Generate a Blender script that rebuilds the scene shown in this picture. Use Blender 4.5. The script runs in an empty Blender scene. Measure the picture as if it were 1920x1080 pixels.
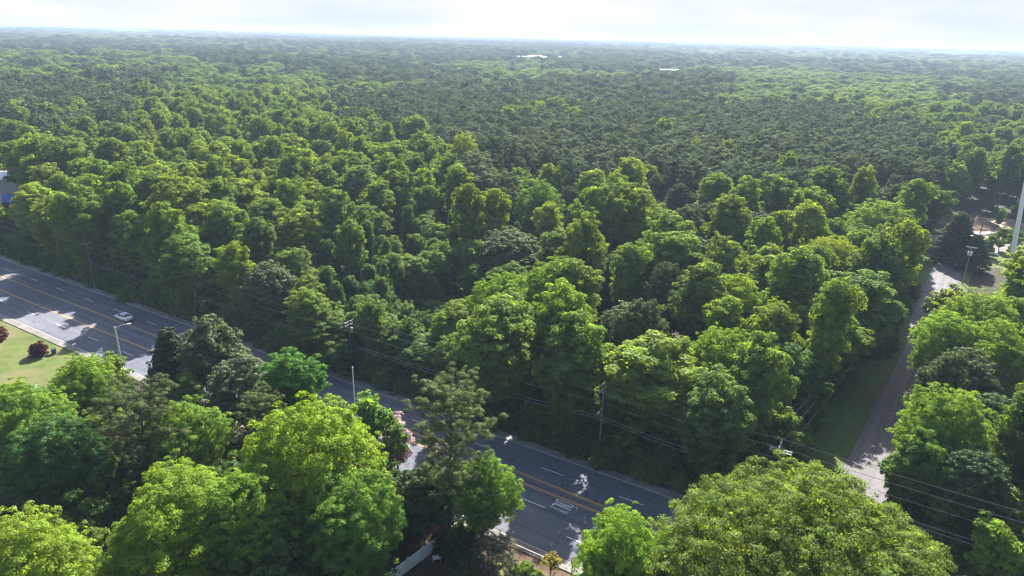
import bpy, math, random
import numpy as np
from mathutils import Matrix, Vector
R_ = math.radians
S = bpy.context.scene
C = S.collection

# ------------------------------------------------------------------ camera
CAM_H, F_PX = 60.0, 1280.0
PITCH, ROLL = R_(20.433), R_(1.372)
cd = bpy.data.cameras.new('camera')
cd.sensor_width = 36.0
cd.lens = 36.0 * F_PX / 1920.0
cd.clip_start, cd.clip_end = 0.5, 120000.0
cam = bpy.data.objects.new('camera', cd)
C.objects.link(cam)
cam.matrix_world = Matrix.Translation((0, 0, CAM_H)) @ Matrix.Rotation(math.pi / 2 - PITCH, 4, 'X') @ Matrix.Rotation(ROLL, 4, 'Z')
S.camera = cam

# ------------------------------------------------------------------ sky and sun
SUN_EL, SUN_AZ = R_(37), R_(76)          # azimuth counted from +X towards +Y
w = bpy.data.worlds.new('World')
S.world = w
w.use_nodes = True
nt = w.node_tree
nt.nodes.clear()
sky = nt.nodes.new('ShaderNodeTexSky')
sky.sky_type = 'NISHITA'
sky.sun_disc = False
sky.sun_elevation = SUN_EL
sky.sun_rotation = math.pi / 2 - SUN_AZ
sky.air_density, sky.dust_density, sky.ozone_density = 1.0, 2.2, 1.0
tc = nt.nodes.new('ShaderNodeTexCoord')
mp = nt.nodes.new('ShaderNodeMapping')
mp.inputs['Scale'].default_value = (3.0, 3.0, 14.0)
cn = nt.nodes.new('ShaderNodeTexNoise')
cn.inputs['Scale'].default_value = 1.6
cn.inputs['Detail'].default_value = 6
cr = nt.nodes.new('ShaderNodeValToRGB')
cr.color_ramp.elements[0].position, cr.color_ramp.elements[1].position = 0.36, 0.66
cr.color_ramp.elements[0].color = (0.76, 0.85, 0.92, 1)
cr.color_ramp.elements[1].color = (1, 1, 1, 1)
gain = nt.nodes.new('ShaderNodeVectorMath'); gain.operation = 'SCALE'; gain.inputs['Scale'].default_value = 3.85
mxc = nt.nodes.new('ShaderNodeMixRGB')
sep = nt.nodes.new('ShaderNodeSeparateXYZ')
low = nt.nodes.new('ShaderNodeMapRange')      # the veil of thin cloud thins out overhead
low.inputs[1].default_value, low.inputs[2].default_value = 0.12, 0.45
low.inputs[3].default_value, low.inputs[4].default_value = 1.0, 0.0

bg = nt.nodes.new('ShaderNodeBackground')
bg.inputs['Strength'].default_value = 0.066
out = nt.nodes.new('ShaderNodeOutputWorld')
L = nt.links.new
L(tc.outputs['Generated'], mp.inputs['Vector'])
L(mp.outputs[0], cn.inputs['Vector'])
L(cn.outputs['Fac'], cr.inputs[0])
L(tc.outputs['Generated'], sep.inputs[0]); L(sep.outputs['Z'], low.inputs[0])
L(cr.outputs[0], gain.inputs[0]); L(gain.outputs[0], mxc.inputs[2]); L(low.outputs[0], mxc.inputs[0])
L(sky.outputs[0], mxc.inputs[1])
L(mxc.outputs[0], bg.inputs[0])
L(bg.outputs[0], out.inputs[0])
sd = bpy.data.lights.new('sun', 'SUN')
sd.energy = 4.8
sd.angle = R_(0.6)
sd.color = (1.0, 0.955, 0.87)
sun = bpy.data.objects.new('sun', sd)
C.objects.link(sun)
sv = Vector((math.cos(SUN_EL) * math.cos(SUN_AZ), math.cos(SUN_EL) * math.sin(SUN_AZ), math.sin(SUN_EL)))
sun.rotation_euler = sv.to_track_quat('Z', 'Y').to_euler()
sun.location = sv * 200
S.view_settings.view_transform = 'Standard'
S.view_settings.look = 'None'
S.view_settings.exposure = 2.05
S.view_settings.gamma = 1
S.cycles.max_bounces = 6
S.cycles.diffuse_bounces = 3
S.cycles.glossy_bounces = 2
S.cycles.transmission_bounces = 4
S.cycles.transparent_max_bounces = 6
S.cycles.volume_bounces = 0
S.cycles.use_denoising = True
S.cycles.filter_width = 1.15
S.cycles.sample_clamp_indirect = 4
S.cycles.caustics_reflective = False
S.cycles.caustics_refractive = False

# ------------------------------------------------------------------ map helpers
_cr, _sr = math.cos(ROLL), math.sin(ROLL)
_cp, _sp = math.cos(PITCH), math.sin(PITCH)

def at(px, py, z=0.0):
    """ground plan position of something seen at photo pixel (px, py) whose height is z"""
    x, y = px - 960.0, 540.0 - py
    xr, yr = x * _cr - y * _sr, x * _sr + y * _cr
    ry, rz = F_PX * _cp + yr * _sp, -F_PX * _sp + yr * _cp
    t = (CAM_H - z) / -rz
    return (xr * t, ry * t)

def proj(x, y, z):
    """photo pixel of a place (used only to read the species map off the photograph)"""
    d = z - CAM_H
    f = y * _cp - d * _sp
    u_ = y * _sp + d * _cp
    xr, yr = x / f * F_PX, u_ / f * F_PX
    return (960 + xr * _cr + yr * _sr, 540 - (-xr * _sr + yr * _cr))

RA = R_(-30.68)
UX, UY = math.cos(RA), math.sin(RA)
NX, NY = UY, -UX
P0 = (-3.707, 90.5)

def rd(s, n):
    return (P0[0] + s * UX + n * NX, P0[1] + s * UY + n * NY)

def sn(x, y):
    dx, dy = x - P0[0], y - P0[1]
    return (dx * UX + dy * UY, dx * NX + dy * NY)

# ------------------------------------------------------------------ object helpers
def tag(o, label=None, cat=None, group=None, kind=None):
    if label: o['label'] = label
    if cat: o['category'] = cat
    if group: o['group'] = group
    if kind: o['kind'] = kind
    return o

def thing(name, label, cat, loc=(0, 0, 0), rz=0.0, group=None, sc=None):
    o = bpy.data.objects.new(name, None)
    o.empty_display_size = 0.5
    C.objects.link(o)
    o.location = loc
    o.rotation_euler = (0, 0, rz)
    if sc: o.scale = sc
    return tag(o, label, cat, group)

def link(name, me, parent=None, loc=None, rz=None):
    o = bpy.data.objects.new(name, me)
    C.objects.link(o)
    if parent is not None: o.parent = parent
    if loc: o.location = loc
    if rz is not None: o.rotation_euler = (0, 0, rz)
    return o

class MB:
    """collects simple shapes into ONE mesh"""
    def __init__(self): self.v, self.f = [], []
    def add(self, v, f):
        b = len(self.v)
        self.v += [tuple(p) for p in v]
        self.f += [tuple(i + b for i in q) for q in f]
        return self
    def box(self, c, s, rz=0.0, top=1.0):
        c_, s_ = math.cos(rz), math.sin(rz)
        v = []
        for z, k in ((-1, 1), (1, top)):
            for x, y in ((-1, -1), (1, -1), (1, 1), (-1, 1)):
                X, Y = x * s[0] / 2 * k, y * s[1] / 2 * k
                v.append((c[0] + X * c_ - Y * s_, c[1] + X * s_ + Y * c_, c[2] + z * s[2] / 2))
        return self.add(v, [(3, 2, 1, 0), (4, 5, 6, 7), (0, 1, 5, 4), (1, 2, 6, 5), (2, 3, 7, 6), (3, 0, 4, 7)])
    def tube(self, pts, rad, n=6, cap=True):
        pts = [Vector(p) for p in pts]
        if not hasattr(rad, '__len__'): rad = [rad] * len(pts)
        v, f = [], []
        for i, p in enumerate(pts):
            d = (pts[min(i + 1, len(pts) - 1)] - pts[max(i - 1, 0)]).normalized()
            a = d.orthogonal().normalized() if abs(d.z) < 0.999 else Vector((1, 0, 0))
            a = (Vector((0, 0, 1)).cross(d)).normalized() if abs(d.z) < 0.98 else Vector((1, 0, 0)) - d * d.x
            a.normalize()
            b = d.cross(a)
            for k in range(n):
                t = 2 * math.pi * k / n
                v.append(p + (a * math.cos(t) + b * math.sin(t)) * rad[i])
        for i in range(len(pts) - 1):
            for k in range(n):
                f.append((i * n + k, i * n + (k + 1) % n, (i + 1) * n + (k + 1) % n, (i + 1) * n + k))
        if cap:
            f.append(tuple(range(n - 1, -1, -1)))
            f.append(tuple((len(pts) - 1) * n + k for k in range(n)))
        return self.add(v, f)
    def prism(self, poly, z0, z1):
        n = len(poly)
        v = [(x, y, z0) for x, y in poly] + [(x, y, z1) for x, y in poly]
        f = [tuple(range(n - 1, -1, -1)), tuple(range(n, 2 * n))]
        f += [(i, (i + 1) % n, n + (i + 1) % n, n + i) for i in range(n)]
        return self.add(v, f)
    def sheet(self, poly, z):
        return self.add([(x, y, z) for x, y in poly], [tuple(range(len(poly)))])
    def mesh(self, name, m, smooth=False):
        me = bpy.data.meshes.new(name)
        me.from_pydata(self.v, [], self.f)
        if m: me.materials.append(m)
        if smooth: me.polygons.foreach_set('use_smooth', [True] * len(me.polygons))
        me.update()
        return me
    def build(self, name, m, parent=None, smooth=False):
        return link(name, self.mesh(name, m, smooth), parent)

def struct(o): o['kind'] = 'structure'; return o

# ------------------------------------------------------------------ materials
def mat(name):
    m = bpy.data.materials.new(name)
    m.use_nodes = True
    n = m.node_tree
    b = n.nodes['Principled BSDF']
    return m, n, b

def noise_mat(name, c1, c2, scale=1.0, rough=0.9, detail=6, c3=None, scale2=0.1, lo=0.35, hi=0.65, bump=0.0, spec=0.3, metal=0.0):
    m, n, b = mat(name)
    t = n.nodes.new('ShaderNodeTexCoord')
    x = n.nodes.new('ShaderNodeTexNoise'); x.inputs['Scale'].default_value = scale; x.inputs['Detail'].default_value = detail
    r = n.nodes.new('ShaderNodeValToRGB')
    r.color_ramp.elements[0].position, r.color_ramp.elements[1].position = lo, hi
    r.color_ramp.elements[0].color = (*c1, 1); r.color_ramp.elements[1].color = (*c2, 1)
    n.links.new(t.outputs['Object'], x.inputs['Vector']); n.links.new(x.outputs['Fac'], r.inputs[0])
    col = r.outputs[0]
    if c3:
        y = n.nodes.new('ShaderNodeTexNoise'); y.inputs['Scale'].default_value = scale2; y.inputs['Detail'].default_value = 5
        rr = n.nodes.new('ShaderNodeValToRGB'); rr.color_ramp.elements[0].position, rr.color_ramp.elements[1].position = 0.45, 0.6
        mx = n.nodes.new('ShaderNodeMixRGB'); mx.inputs[2].default_value = (*c3, 1)
        n.links.new(t.outputs['Object'], y.inputs['Vector']); n.links.new(y.outputs['Fac'], rr.inputs[0])
        n.links.new(rr.outputs[0], mx.inputs[0]); n.links.new(col, mx.inputs[1]); col = mx.outputs[0]
    n.links.new(col, b.inputs['Base Color'])
    b.inputs['Roughness'].default_value = rough
    b.inputs['Metallic'].default_value = metal
    b.inputs['Specular IOR Level'].default_value = spec
    if bump:
        bp = n.nodes.new('ShaderNodeBump'); bp.inputs['Strength'].default_value = bump
        n.links.new(x.outputs['Fac'], bp.inputs['Height']); n.links.new(bp.outputs[0], b.inputs['Normal'])
    return m

def foliage_mat(name, transl=0.45, gloss=0.05, tmul=(2.1, 1.8, 0.5), rough=0.42, var=0.35):
    m = bpy.data.materials.new(name); m.use_nodes = True
    n = m.node_tree; n.nodes.clear()
    N = n.nodes.new; K = n.links.new
    a = N('ShaderNodeAttribute'); a.attribute_type = 'INSTANCER'; a.attribute_name = 'tint'
    t = N('ShaderNodeTexCoord')
    x = N('ShaderNodeTexNoise'); x.inputs['Scale'].default_value = 0.55; x.inputs['Detail'].default_value = 3
    mr = N('ShaderNodeMapRange'); mr.inputs[1].default_value = 0.3; mr.inputs[2].default_value = 0.7
    mr.inputs[3].default_value = 1 - var; mr.inputs[4].default_value = 1 + var
    x2 = N('ShaderNodeTexNoise'); x2.inputs['Scale'].default_value = 7.0; x2.inputs['Detail'].default_value = 1
    mr2 = N('ShaderNodeMapRange'); mr2.inputs[1].default_value = 0.3; mr2.inputs[2].default_value = 0.7
    mr2.inputs[3].default_value = 0.72; mr2.inputs[4].default_value = 1.28
    mu = N('ShaderNodeMath'); mu.operation = 'MULTIPLY'
    vm = N('ShaderNodeVectorMath'); vm.operation = 'SCALE'
    K(t.outputs['Object'], x.inputs['Vector']); K(t.outputs['Object'], x2.inputs['Vector'])
    K(x.outputs['Fac'], mr.inputs[0]); K(x2.outputs['Fac'], mr2.inputs[0])
    K(mr.outputs[0], mu.inputs[0]); K(mr2.outputs[0], mu.inputs[1])
    K(a.outputs['Vector'], vm.inputs[0]); K(mu.outputs[0], vm.inputs['Scale'])
    tm = N('ShaderNodeVectorMath'); tm.operation = 'MULTIPLY'; tm.inputs[1].default_value = tmul
    K(vm.outputs[0], tm.inputs[0])
    d = N('ShaderNodeBsdfDiffuse'); tr = N('ShaderNodeBsdfTranslucent'); g = N('ShaderNodeBsdfGlossy')
    g.inputs['Roughness'].default_value = rough; g.inputs['Color'].default_value = (0.62, 0.75, 0.50, 1)
    K(vm.outputs[0], d.inputs[0]); K(tm.outputs[0], tr.inputs[0])
    m1 = N('ShaderNodeMixShader'); m1.inputs[0].default_value = transl
    m2 = N('ShaderNodeMixShader'); m2.inputs[0].default_value = gloss
    o = N('ShaderNodeOutputMaterial')
    K(d.outputs[0], m1.inputs[1]); K(tr.outputs[0], m1.inputs[2])
    K(m1.outputs[0], m2.inputs[1]); K(g.outputs[0], m2.inputs[2]); K(m2.outputs[0], o.inputs[0])
    return m

M = {}
M['leaf'] = foliage_mat('broad leaves', 0.5, 0.015, rough=0.55)
M['oakleaf'] = foliage_mat('glossy oak leaves', 0.30, 0.035, (1.6, 1.5, 0.7), 0.6)
M['needle'] = foliage_mat('pine needles', 0.3, 0.02, (1.6, 1.5, 0.8), 0.6, 0.3)
M['vine'] = foliage_mat('vine leaves', 0.42, 0.02, (1.7, 1.6, 0.6), 0.6)
M['bark'] = noise_mat('bark', (0.07, 0.055, 0.045), (0.15, 0.125, 0.10), 3.0, 0.95)
M['floor'] = noise_mat('forest floor', (0.026, 0.024, 0.014), (0.024, 0.040, 0.014), 0.6, 1.0, 8, (0.045, 0.034, 0.022), 0.12)
M['asphalt'] = noise_mat('asphalt', (0.084, 0.092, 0.120), (0.114, 0.121, 0.150), 1.6, 0.9, 10, (0.128, 0.130, 0.152), 0.05, 0.3, 0.7)

def wear(m, ang):
    """tyre tracks, long stains and hair cracks running with the road"""
    n = m.node_tree; N = n.nodes.new; K = n.links.new
    b = n.nodes['Principled BSDF']; src = b.inputs['Base Color'].links[0].from_socket
    t = N('ShaderNodeTexCoord'); mp_ = N('ShaderNodeMapping'); mp_.inputs['Rotation'].default_value = (0, 0, -ang); mp_.inputs['Scale'].default_value = (0.035, 1.1, 1)
    mp0 = N('ShaderNodeMapping'); mp0.inputs['Rotation'].default_value = (0, 0, -ang)
    K(t.outputs['Object'], mp0.inputs[0]); mp_.inputs['Rotation'].default_value = (0, 0, 0); K(mp0.outputs[0], mp_.inputs[0])
    x = N('ShaderNodeTexNoise'); x.inputs['Scale'].default_value = 1.0; x.inputs['Detail'].default_value = 4; K(mp_.outputs[0], x.inputs['Vector'])
    mr = N('ShaderNodeMapRange'); mr.inputs[1].default_value = 0.3; mr.inputs[2].default_value = 0.7; mr.inputs[3].default_value = 0.78; mr.inputs[4].default_value = 1.18
    K(x.outputs['Fac'], mr.inputs[0])
    v = N('ShaderNodeTexVoronoi'); v.feature = 'DISTANCE_TO_EDGE'; v.inputs['Scale'].default_value = 0.16
    nz = N('ShaderNodeTexNoise'); nz.inputs['Scale'].default_value = 0.6; nz.inputs['Detail'].default_value = 5
    ad = N('ShaderNodeVectorMath'); ad.operation = 'MULTIPLY_ADD'; ad.inputs[1].default_value = (3, 3, 0)
    K(t.outputs['Object'], nz.inputs['Vector']); K(nz.outputs['Color'], ad.inputs[0]); K(mp0.outputs[0], ad.inputs[2]); K(ad.outputs[0], v.inputs['Vector'])
    m2 = N('ShaderNodeMapRange'); m2.inputs[1].default_value = 0.0; m2.inputs[2].default_value = 0.014; m2.inputs[3].default_value = 0.55; m2.inputs[4].default_value = 1.0
    K(v.outputs['Distance'], m2.inputs[0])
    mu = N('ShaderNodeMath'); mu.operation = 'MULTIPLY'; K(mr.outputs[0], mu.inputs[0]); K(m2.outputs[0], mu.inputs[1])
    sc = N('ShaderNodeVectorMath'); sc.operation = 'SCALE'; K(src, sc.inputs[0]); K(mu.outputs[0], sc.inputs['Scale']); K(sc.outputs[0], b.inputs['Base Color'])
wear(M['asphalt'], RA)
M['asphalt2'] = noise_mat('worn side road asphalt', (0.12, 0.112, 0.125), (0.16, 0.15, 0.16), 2.5, 0.9, 10, (0.14, 0.13, 0.13), 0.1)
wear(M['asphalt2'], R_(55))
M['concrete'] = noise_mat('sidewalk concrete', (0.15, 0.14, 0.13), (0.24, 0.225, 0.21), 2.0, 0.9, 8, (0.15, 0.135, 0.12), 0.35)
M['kerb'] = noise_mat('kerb concrete', (0.26, 0.25, 0.23), (0.38, 0.36, 0.33), 3.0, 0.85)
M['dirt'] = noise_mat('leaf strewn dirt', (0.085, 0.05, 0.035), (0.15, 0.10, 0.072), 1.5, 1.0, 8, (0.06, 0.045, 0.025), 0.4)
M['sand'] = noise_mat('pale sandy soil', (0.22, 0.17, 0.11), (0.36, 0.29, 0.20), 0.7, 1.0)
M['lawn'] = noise_mat('mown lawn', (0.055, 0.086, 0.015), (0.098, 0.122, 0.026), 0.5, 1.0, 9, (0.122, 0.114, 0.045), 0.12)
M['verge'] = noise_mat('grass verge', (0.045, 0.09, 0.018), (0.085, 0.15, 0.03), 0.8, 1.0, 8, (0.09, 0.10, 0.04), 0.2)
M['paint'] = noise_mat('white road paint', (0.55, 0.55, 0.55), (0.75, 0.75, 0.74), 6.0, 0.7)
M['ypaint'] = noise_mat('yellow road paint', (0.52, 0.27, 0.05), (0.66, 0.38, 0.09), 5.0, 0.7)

def frame_frustum(x, y, margin=18):
    return abs(x) < 0.80 * y + margin

# ------------------------------------------------------------------ ground, roads
def disc(r, z, n=96):
    return [(r * math.cos(2 * math.pi * k / n), r * math.sin(2 * math.pi * k / n)) for k in range(n)]
struct(MB().sheet(disc(38000, 0), 0.0).build('ground', M['floor']))

S0, S1 = -420.0, 260.0
def strip(n0, n1, z, s0=S0, s1=S1, mb=None, step=None):
    mb = mb or MB()
    st = step or (s1 - s0)
    k = max(1, int(round((s1 - s0) / st)))
    for i in range(k):
        a, b = s0 + (s1 - s0) * i / k, s0 + (s1 - s0) * (i + 1) / k
        mb.add([(*rd(a, n1), z), (*rd(b, n1), z), (*rd(b, n0), z), (*rd(a, n0), z)], [(0, 1, 2, 3)])
    return mb
KF, KN = -3.4, 15.2                      # far and near kerb lines
struct(strip(KF, KN, 0.02).build('main_road', M['asphalt']))
def rprism(s0, s1, n0, n1, z0, z1, mb):
    p = [rd(s0, n1), rd(s1, n1), rd(s1, n0), rd(s0, n0)]
    return mb.prism(p, z0, z1)
random.seed(4)
SM0, SM1 = 44.5, 53.5                    # mouth of the side road
kb = MB()
rprism(S0, SM0, KF - 0.16, KF, -0.05, 0.15, kb); rprism(SM1, S1, KF - 0.16, KF, -0.05, 0.15, kb)
rprism(S0, S1, KN, KN + 0.16, -0.05, 0.15, kb)
struct(kb.build('kerb', M['kerb']))
sw = MB()
for (a, b) in ((S0, SM0), (SM1, S1)):
    k = int((b - a) / 1.5)
    for i in range(k):
        s = a + (b - a) * i / k
        rprism(s + 0.015, s + (b - a) / k - 0.015, KF - 1.45 - random.uniform(0, 0.15), KF - 0.165, -0.05, 0.13, sw)
for i in range(int((S1 - S0) / 1.5)):
    s = S0 + i * 1.5
    rprism(s + 0.015, s + 1.485, KN + 0.165, KN + 1.5, -0.05, 0.13, sw)
struct(sw.build('sidewalk', M['concrete']))
dm = MB()
rs = random.Random(9)
pts_o, s = [], S0
while s < SM0 - 1:
    pts_o.append((s, KF - 3.0 - rs.uniform(-0.5, 0.6))); s += 2.5
poly = [rd(a, b) for a, b in pts_o] + [rd(SM0 - 1, KF - 1.3), rd(S0, KF - 1.3)]
for i in range(len(pts_o) - 1):
    (a, na), (b, nb) = pts_o[i], pts_o[i + 1]
    dm.add([(*rd(a, KF - 1.4), 0.06), (*rd(b, KF - 1.4), 0.06), (*rd(b, nb), 0.06), (*rd(a, na), 0.06)], [(0, 1, 2, 3)])
struct(dm.build('dirt_strip', M['dirt']))

# markings
wm, ym = MB(), MB()
ZP = 0.026
def bar(mb, s0, s1, n, wd=0.13):
    mb.add([(*rd(s0, n + wd / 2), ZP), (*rd(s1, n + wd / 2), ZP), (*rd(s1, n - wd / 2), ZP), (*rd(s0, n - wd / 2), ZP)], [(0, 1, 2, 3)])
for k in range(-26, 18):
    s = 10.2 + k * 12.18
    bar(wm, s, s + 3.6, 0.0)
for k in range(-26, 18):
    s = 20.0 + k * 12.15
    bar(wm, s, s + 3.4, 11.25)
def yline(pts):
    for off in (-0.14, 0.14):
        for (a, na), (b, nb) in zip(pts[:-1], pts[1:]):
            wd = 0.12
            ym.add([(*rd(a, na + off + wd / 2), ZP), (*rd(b, nb + off + wd / 2), ZP), (*rd(b, nb + off - wd / 2), ZP), (*rd(a, na + off - wd / 2), ZP)], [(0, 1, 2, 3)])
yline([(S0, 3.35), (-60, 3.3), (-15, 2.95), (0, 2.85), (8, 2.85), (24, 3.3), (SM0 - 4, 3.3)])
yline([(S0, 8.1), (-50, 8.1), (-25, 7.4), (-6, 4.75), (6, 4.7), (15, 4.75), (24, 4.7), (SM0 - 4, 4.7)])
yline([(SM1 + 4, 3.3), (S1, 3.3)]); yline([(SM1 + 4, 8.1), (S1, 8.1)])
for s in (1.9, 4.6, 7.0):
    bar(wm, s, s + 0.95, 7.75)
bar(wm, 11.1, 14.9, 7.75, 0.15)
bar(wm, 22.0, 40.0, 7.75, 0.15)
# the word ONLY, read by a driver heading along +s (letter tops at larger s)
def stroke(a, b, wd=0.10):
    (s0, n0), (s1, n1) = a, b
    d = Vector((s1 - s0, n1 - n0)); l = d.length; d /= l
    p = Vector((-d.y, d.x)) * wd / 2
    q = [(s0 + p.x, n0 + p.y), (s1 + p.x, n1 + p.y), (s1 - p.x, n1 - p.y), (s0 - p.x, n0 - p.y)]
    wm.add([(*rd(*t), ZP) for t in q], [(3, 2, 1, 0)])
sb, st_ = 15.4, 18.1
def LT(n, w_, segs):
    for (x0, y0, x1, y1) in segs:
        vert = abs(y1 - y0) > abs(x1 - x0)
        stroke((sb + (st_ - sb) * y0, n + w_ * x0), (sb + (st_ - sb) * y1, n + w_ * x1), 0.085 if vert else 0.24)
LT(5.25, 0.40, [(0, .05, 0, .95), (1, .05, 1, .95), (0, .05, 1, .05), (0, .95, 1, .95)])
LT(5.83, 0.40, [(0, 0, 0, 1), (1, 0, 1, 1), (0.05, .97, .95, .03)])
LT(6.41, 0.36, [(0, 0, 0, 1), (0, .05, 1, .05)])
LT(6.93, 0.40, [(.5, 0, .5, .5), (.5, .5, .02, .99), (.5, .5, .98, .99)])
struct(wm.build('road_markings', M['paint']))
struct(ym.build('road_markings', M['ypaint']))

# side road (left edge sampled from the photograph), about 6 m wide
side_l = [at(px, py) for px, py in ((1575, 888), (1637, 770), (1695, 655), (1706, 600), (1727, 550), (1750, 500), (1762, 478))]
side_l.insert(0, (side_l[0][0] - 12.4, side_l[0][1] - 16.8))
def offs(pts, d):
    r = []
    for i, p in enumerate(pts):
        a, b = Vector(pts[max(i - 1, 0)]), Vector(pts[min(i + 1, len(pts) - 1)])
        t = (b - a).normalized()
        r.append((p[0] + t.y * d, p[1] - t.x * d))
    return r
def ribbon(pts, d0, d1, z, mb=None):
    mb = mb or MB()
    a, b = offs(pts, d0), offs(pts, d1)
    for i in range(len(pts) - 1):
        mb.add([(*a[i], z), (*b[i], z), (*b[i + 1], z), (*a[i + 1], z)], [(0, 1, 2, 3)])
    return mb
struct(ribbon(side_l, 0, 7.0, 0.024).build('side_road', M['asphalt2']))
struct(ribbon(side_l[1:8], -6.5, -0.02, 0.012).build('grass_verge', M['verge']))
struct(ribbon([at(1768, 474), at(1840, 462), at(1920, 452), at(2100, 430)], 0, 6.5, 0.028).build('back_lane', M['asphalt2']))
struct(ribbon(side_l[1:8], 7.02, 9.5, 0.012).build('grass_verge', M['verge']))
struct(MB().sheet([rd(43, -3.3), side_l[1], offs(side_l, 8.5)[1], rd(57, -3.3)][::-1], 0.016).build('road_mouth', M['asphalt2']))
struct(MB().sheet([at(1650, 935), at(1665, 900), at(1700, 905), at(1725, 950), at(1700, 990), at(1660, 970)][::-1], 0.018).build('sandy_ground', M['sand']))
# lawns
struct(MB().sheet([rd(-190, 16.75), rd(-190, 80), rd(-71, 60), rd(-60, 28), rd(-66, 16.75)], 0.016).build('lawn', M['lawn']))
struct(MB().sheet([rd(14.5, 18.0), rd(13.0, 24), rd(14, 34), rd(30, 34), rd(34, 18.6)], 0.014).build('lawn', M['lawn']))
struct(MB().sheet([rd(4, 16.7), rd(4, 24), rd(13, 24), rd(14.5, 18), rd(34, 18.6), rd(40, 16.7)], 0.010).build('bare_soil', M['dirt']))
struct(MB().sheet([at(1762, 500), at(1800, 500), at(1920, 505), at(1960, 455), at(1840, 446), at(1768, 455), at(1750, 490)], 0.008).build('lawn', M['lawn']))
struct(MB().sheet([at(1772, 455), at(1830, 452), at(1890, 455), at(1930, 440), at(1925, 412), at(1850, 408), at(1780, 408), at(1768, 430)], 0.020).build('sandy_ground', M['sand']))
# worn dirt opening in the forest edge
struct(MB().sheet([at(500, 660), at(585, 688), at(600, 640), at(625, 600), at(640, 545), at(600, 530), at(560, 575), at(535, 625)][::-1], 0.030).build('dirt_clearing', M['dirt']))

# ------------------------------------------------------------------ tree building
def unit(a): return a / np.maximum(np.linalg.norm(a, axis=-1, keepdims=True), 1e-9)

def leaf_mesh(name, pos, nrm, size, aspect=1.0, long_dir=None, rng=None, m=None):
    """one crown mesh made of many small leaf faces"""
    n = len(pos)
    nrm = unit(nrm)
    rnd = unit(rng.normal(size=(n, 3)))
    if long_dir is None:
        a = unit(np.cross(nrm, rnd))
    else:
        a = unit(long_dir)
        nrm = unit(np.cross(a, rnd))
    b = unit(np.cross(nrm, a))
    s = np.asarray(size).reshape(-1, 1) * np.ones((n, 1))
    a = a * s * 0.5 * aspect; b = b * s * 0.5
    v = np.empty((n, 4, 3))
    v[:, 0] = pos - a; v[:, 1] = pos + b * 0.9 - a * 0.1; v[:, 2] = pos + a; v[:, 3] = pos - b * 0.9 - a * 0.1
    me = bpy.data.meshes.new(name)
    me.vertices.add(n * 4); me.loops.add(n * 4); me.polygons.add(n)
    me.vertices.foreach_set('co', v.reshape(-1).astype(np.float32))
    me.loops.foreach_set('vertex_index', np.arange(n * 4, dtype=np.int32))
    me.polygons.foreach_set('loop_start', np.arange(0, n * 4, 4, dtype=np.int32))
    me.polygons.foreach_set('loop_total', np.full(n, 4, dtype=np.int32))
    me.materials.append(m)
    me.update(calc_edges=True)
    return me

def sph(n, rng, zmin=-1.0):
    z = rng.uniform(zmin, 1, n); t = rng.uniform(0, 2 * math.pi, n)
    r = np.sqrt(1 - z * z)
    return np.stack([r * np.cos(t), r * np.sin(t), z], 1)

def lobed_crown(name, rng, lobes, puff_r=(0.55, 0.95), spacing=0.95, per=46, leaf=(0.26, 0.40), m=None, zmin=-0.55, droop=0.0, fill=0.12, jit=0.42, flat=0.7):
    """lobes: (x,y,z,rx,rz).  puffs of leaves sit on the outside of every lobe"""
    Lb = np.array(lobes, float)
    P, D = [], []
    for i, (x, y, z, rx, rz) in enumerate(Lb):
        area = 4 * math.pi * ((rx * rx + 2 * rx * rz) / 3) * (1 - zmin) / 2
        k = max(6, int(area / (spacing * spacing)))
        d = sph(k, rng, zmin)
        r = 1 + rng.normal(0, jit * 0.5, (k, 1))
        p = np.array([x, y, z]) + d * np.array([rx, rx, rz]) * r
        keep = np.ones(k, bool)
        for j, (X, Y, Z, RX, RZ) in enumerate(Lb):
            if j == i: continue
            q = (p - np.array([X, Y, Z])) / np.array([RX, RX, RZ])
            keep &= (q * q).sum(1) > 0.72
        P.append(p[keep]); D.append(d[keep])
    P, D = np.concatenate(P), np.concatenate(D)
    k = len(P)
    pr = rng.uniform(*puff_r, k)
    n = np.maximum(8, (per * (pr / np.mean(puff_r)) ** 2).astype(int))
    idx = np.repeat(np.arange(k), n)
    d = unit(sph(len(idx), rng) + D[idx] * 0.55 + np.array([0, 0, 0.45]))
    rad = pr[idx][:, None] * rng.uniform(0.62, 1.12, (len(idx), 1))
    pos = P[idx] + d * rad * np.array([1.08, 1.08, 0.62])
    if droop:
        pos[:, 2] -= droop * rng.random(len(idx)) ** 2
    nr = d * (flat + 0.35) + rng.normal(0, 0.36, (len(idx), 3)) + np.array([0, 0, 0.4])
    sz = rng.uniform(*leaf, len(idx))
    if fill:
        kf = int(len(idx) * fill)
        j = rng.integers(0, len(Lb), kf)
        q = Lb[j, :3] + sph(kf, rng) * (rng.random((kf, 1)) ** 0.4) * Lb[j][:, [3, 3, 4]] * 0.85
        pos = np.concatenate([pos, q]); nr = np.concatenate([nr, rng.normal(size=(kf, 3))])
        sz = np.concatenate([sz, rng.uniform(leaf[1] * 1.2, leaf[1] * 2.0, kf)])
    return leaf_mesh(name, pos, nr, sz, 1.25, None, rng, m)

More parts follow.
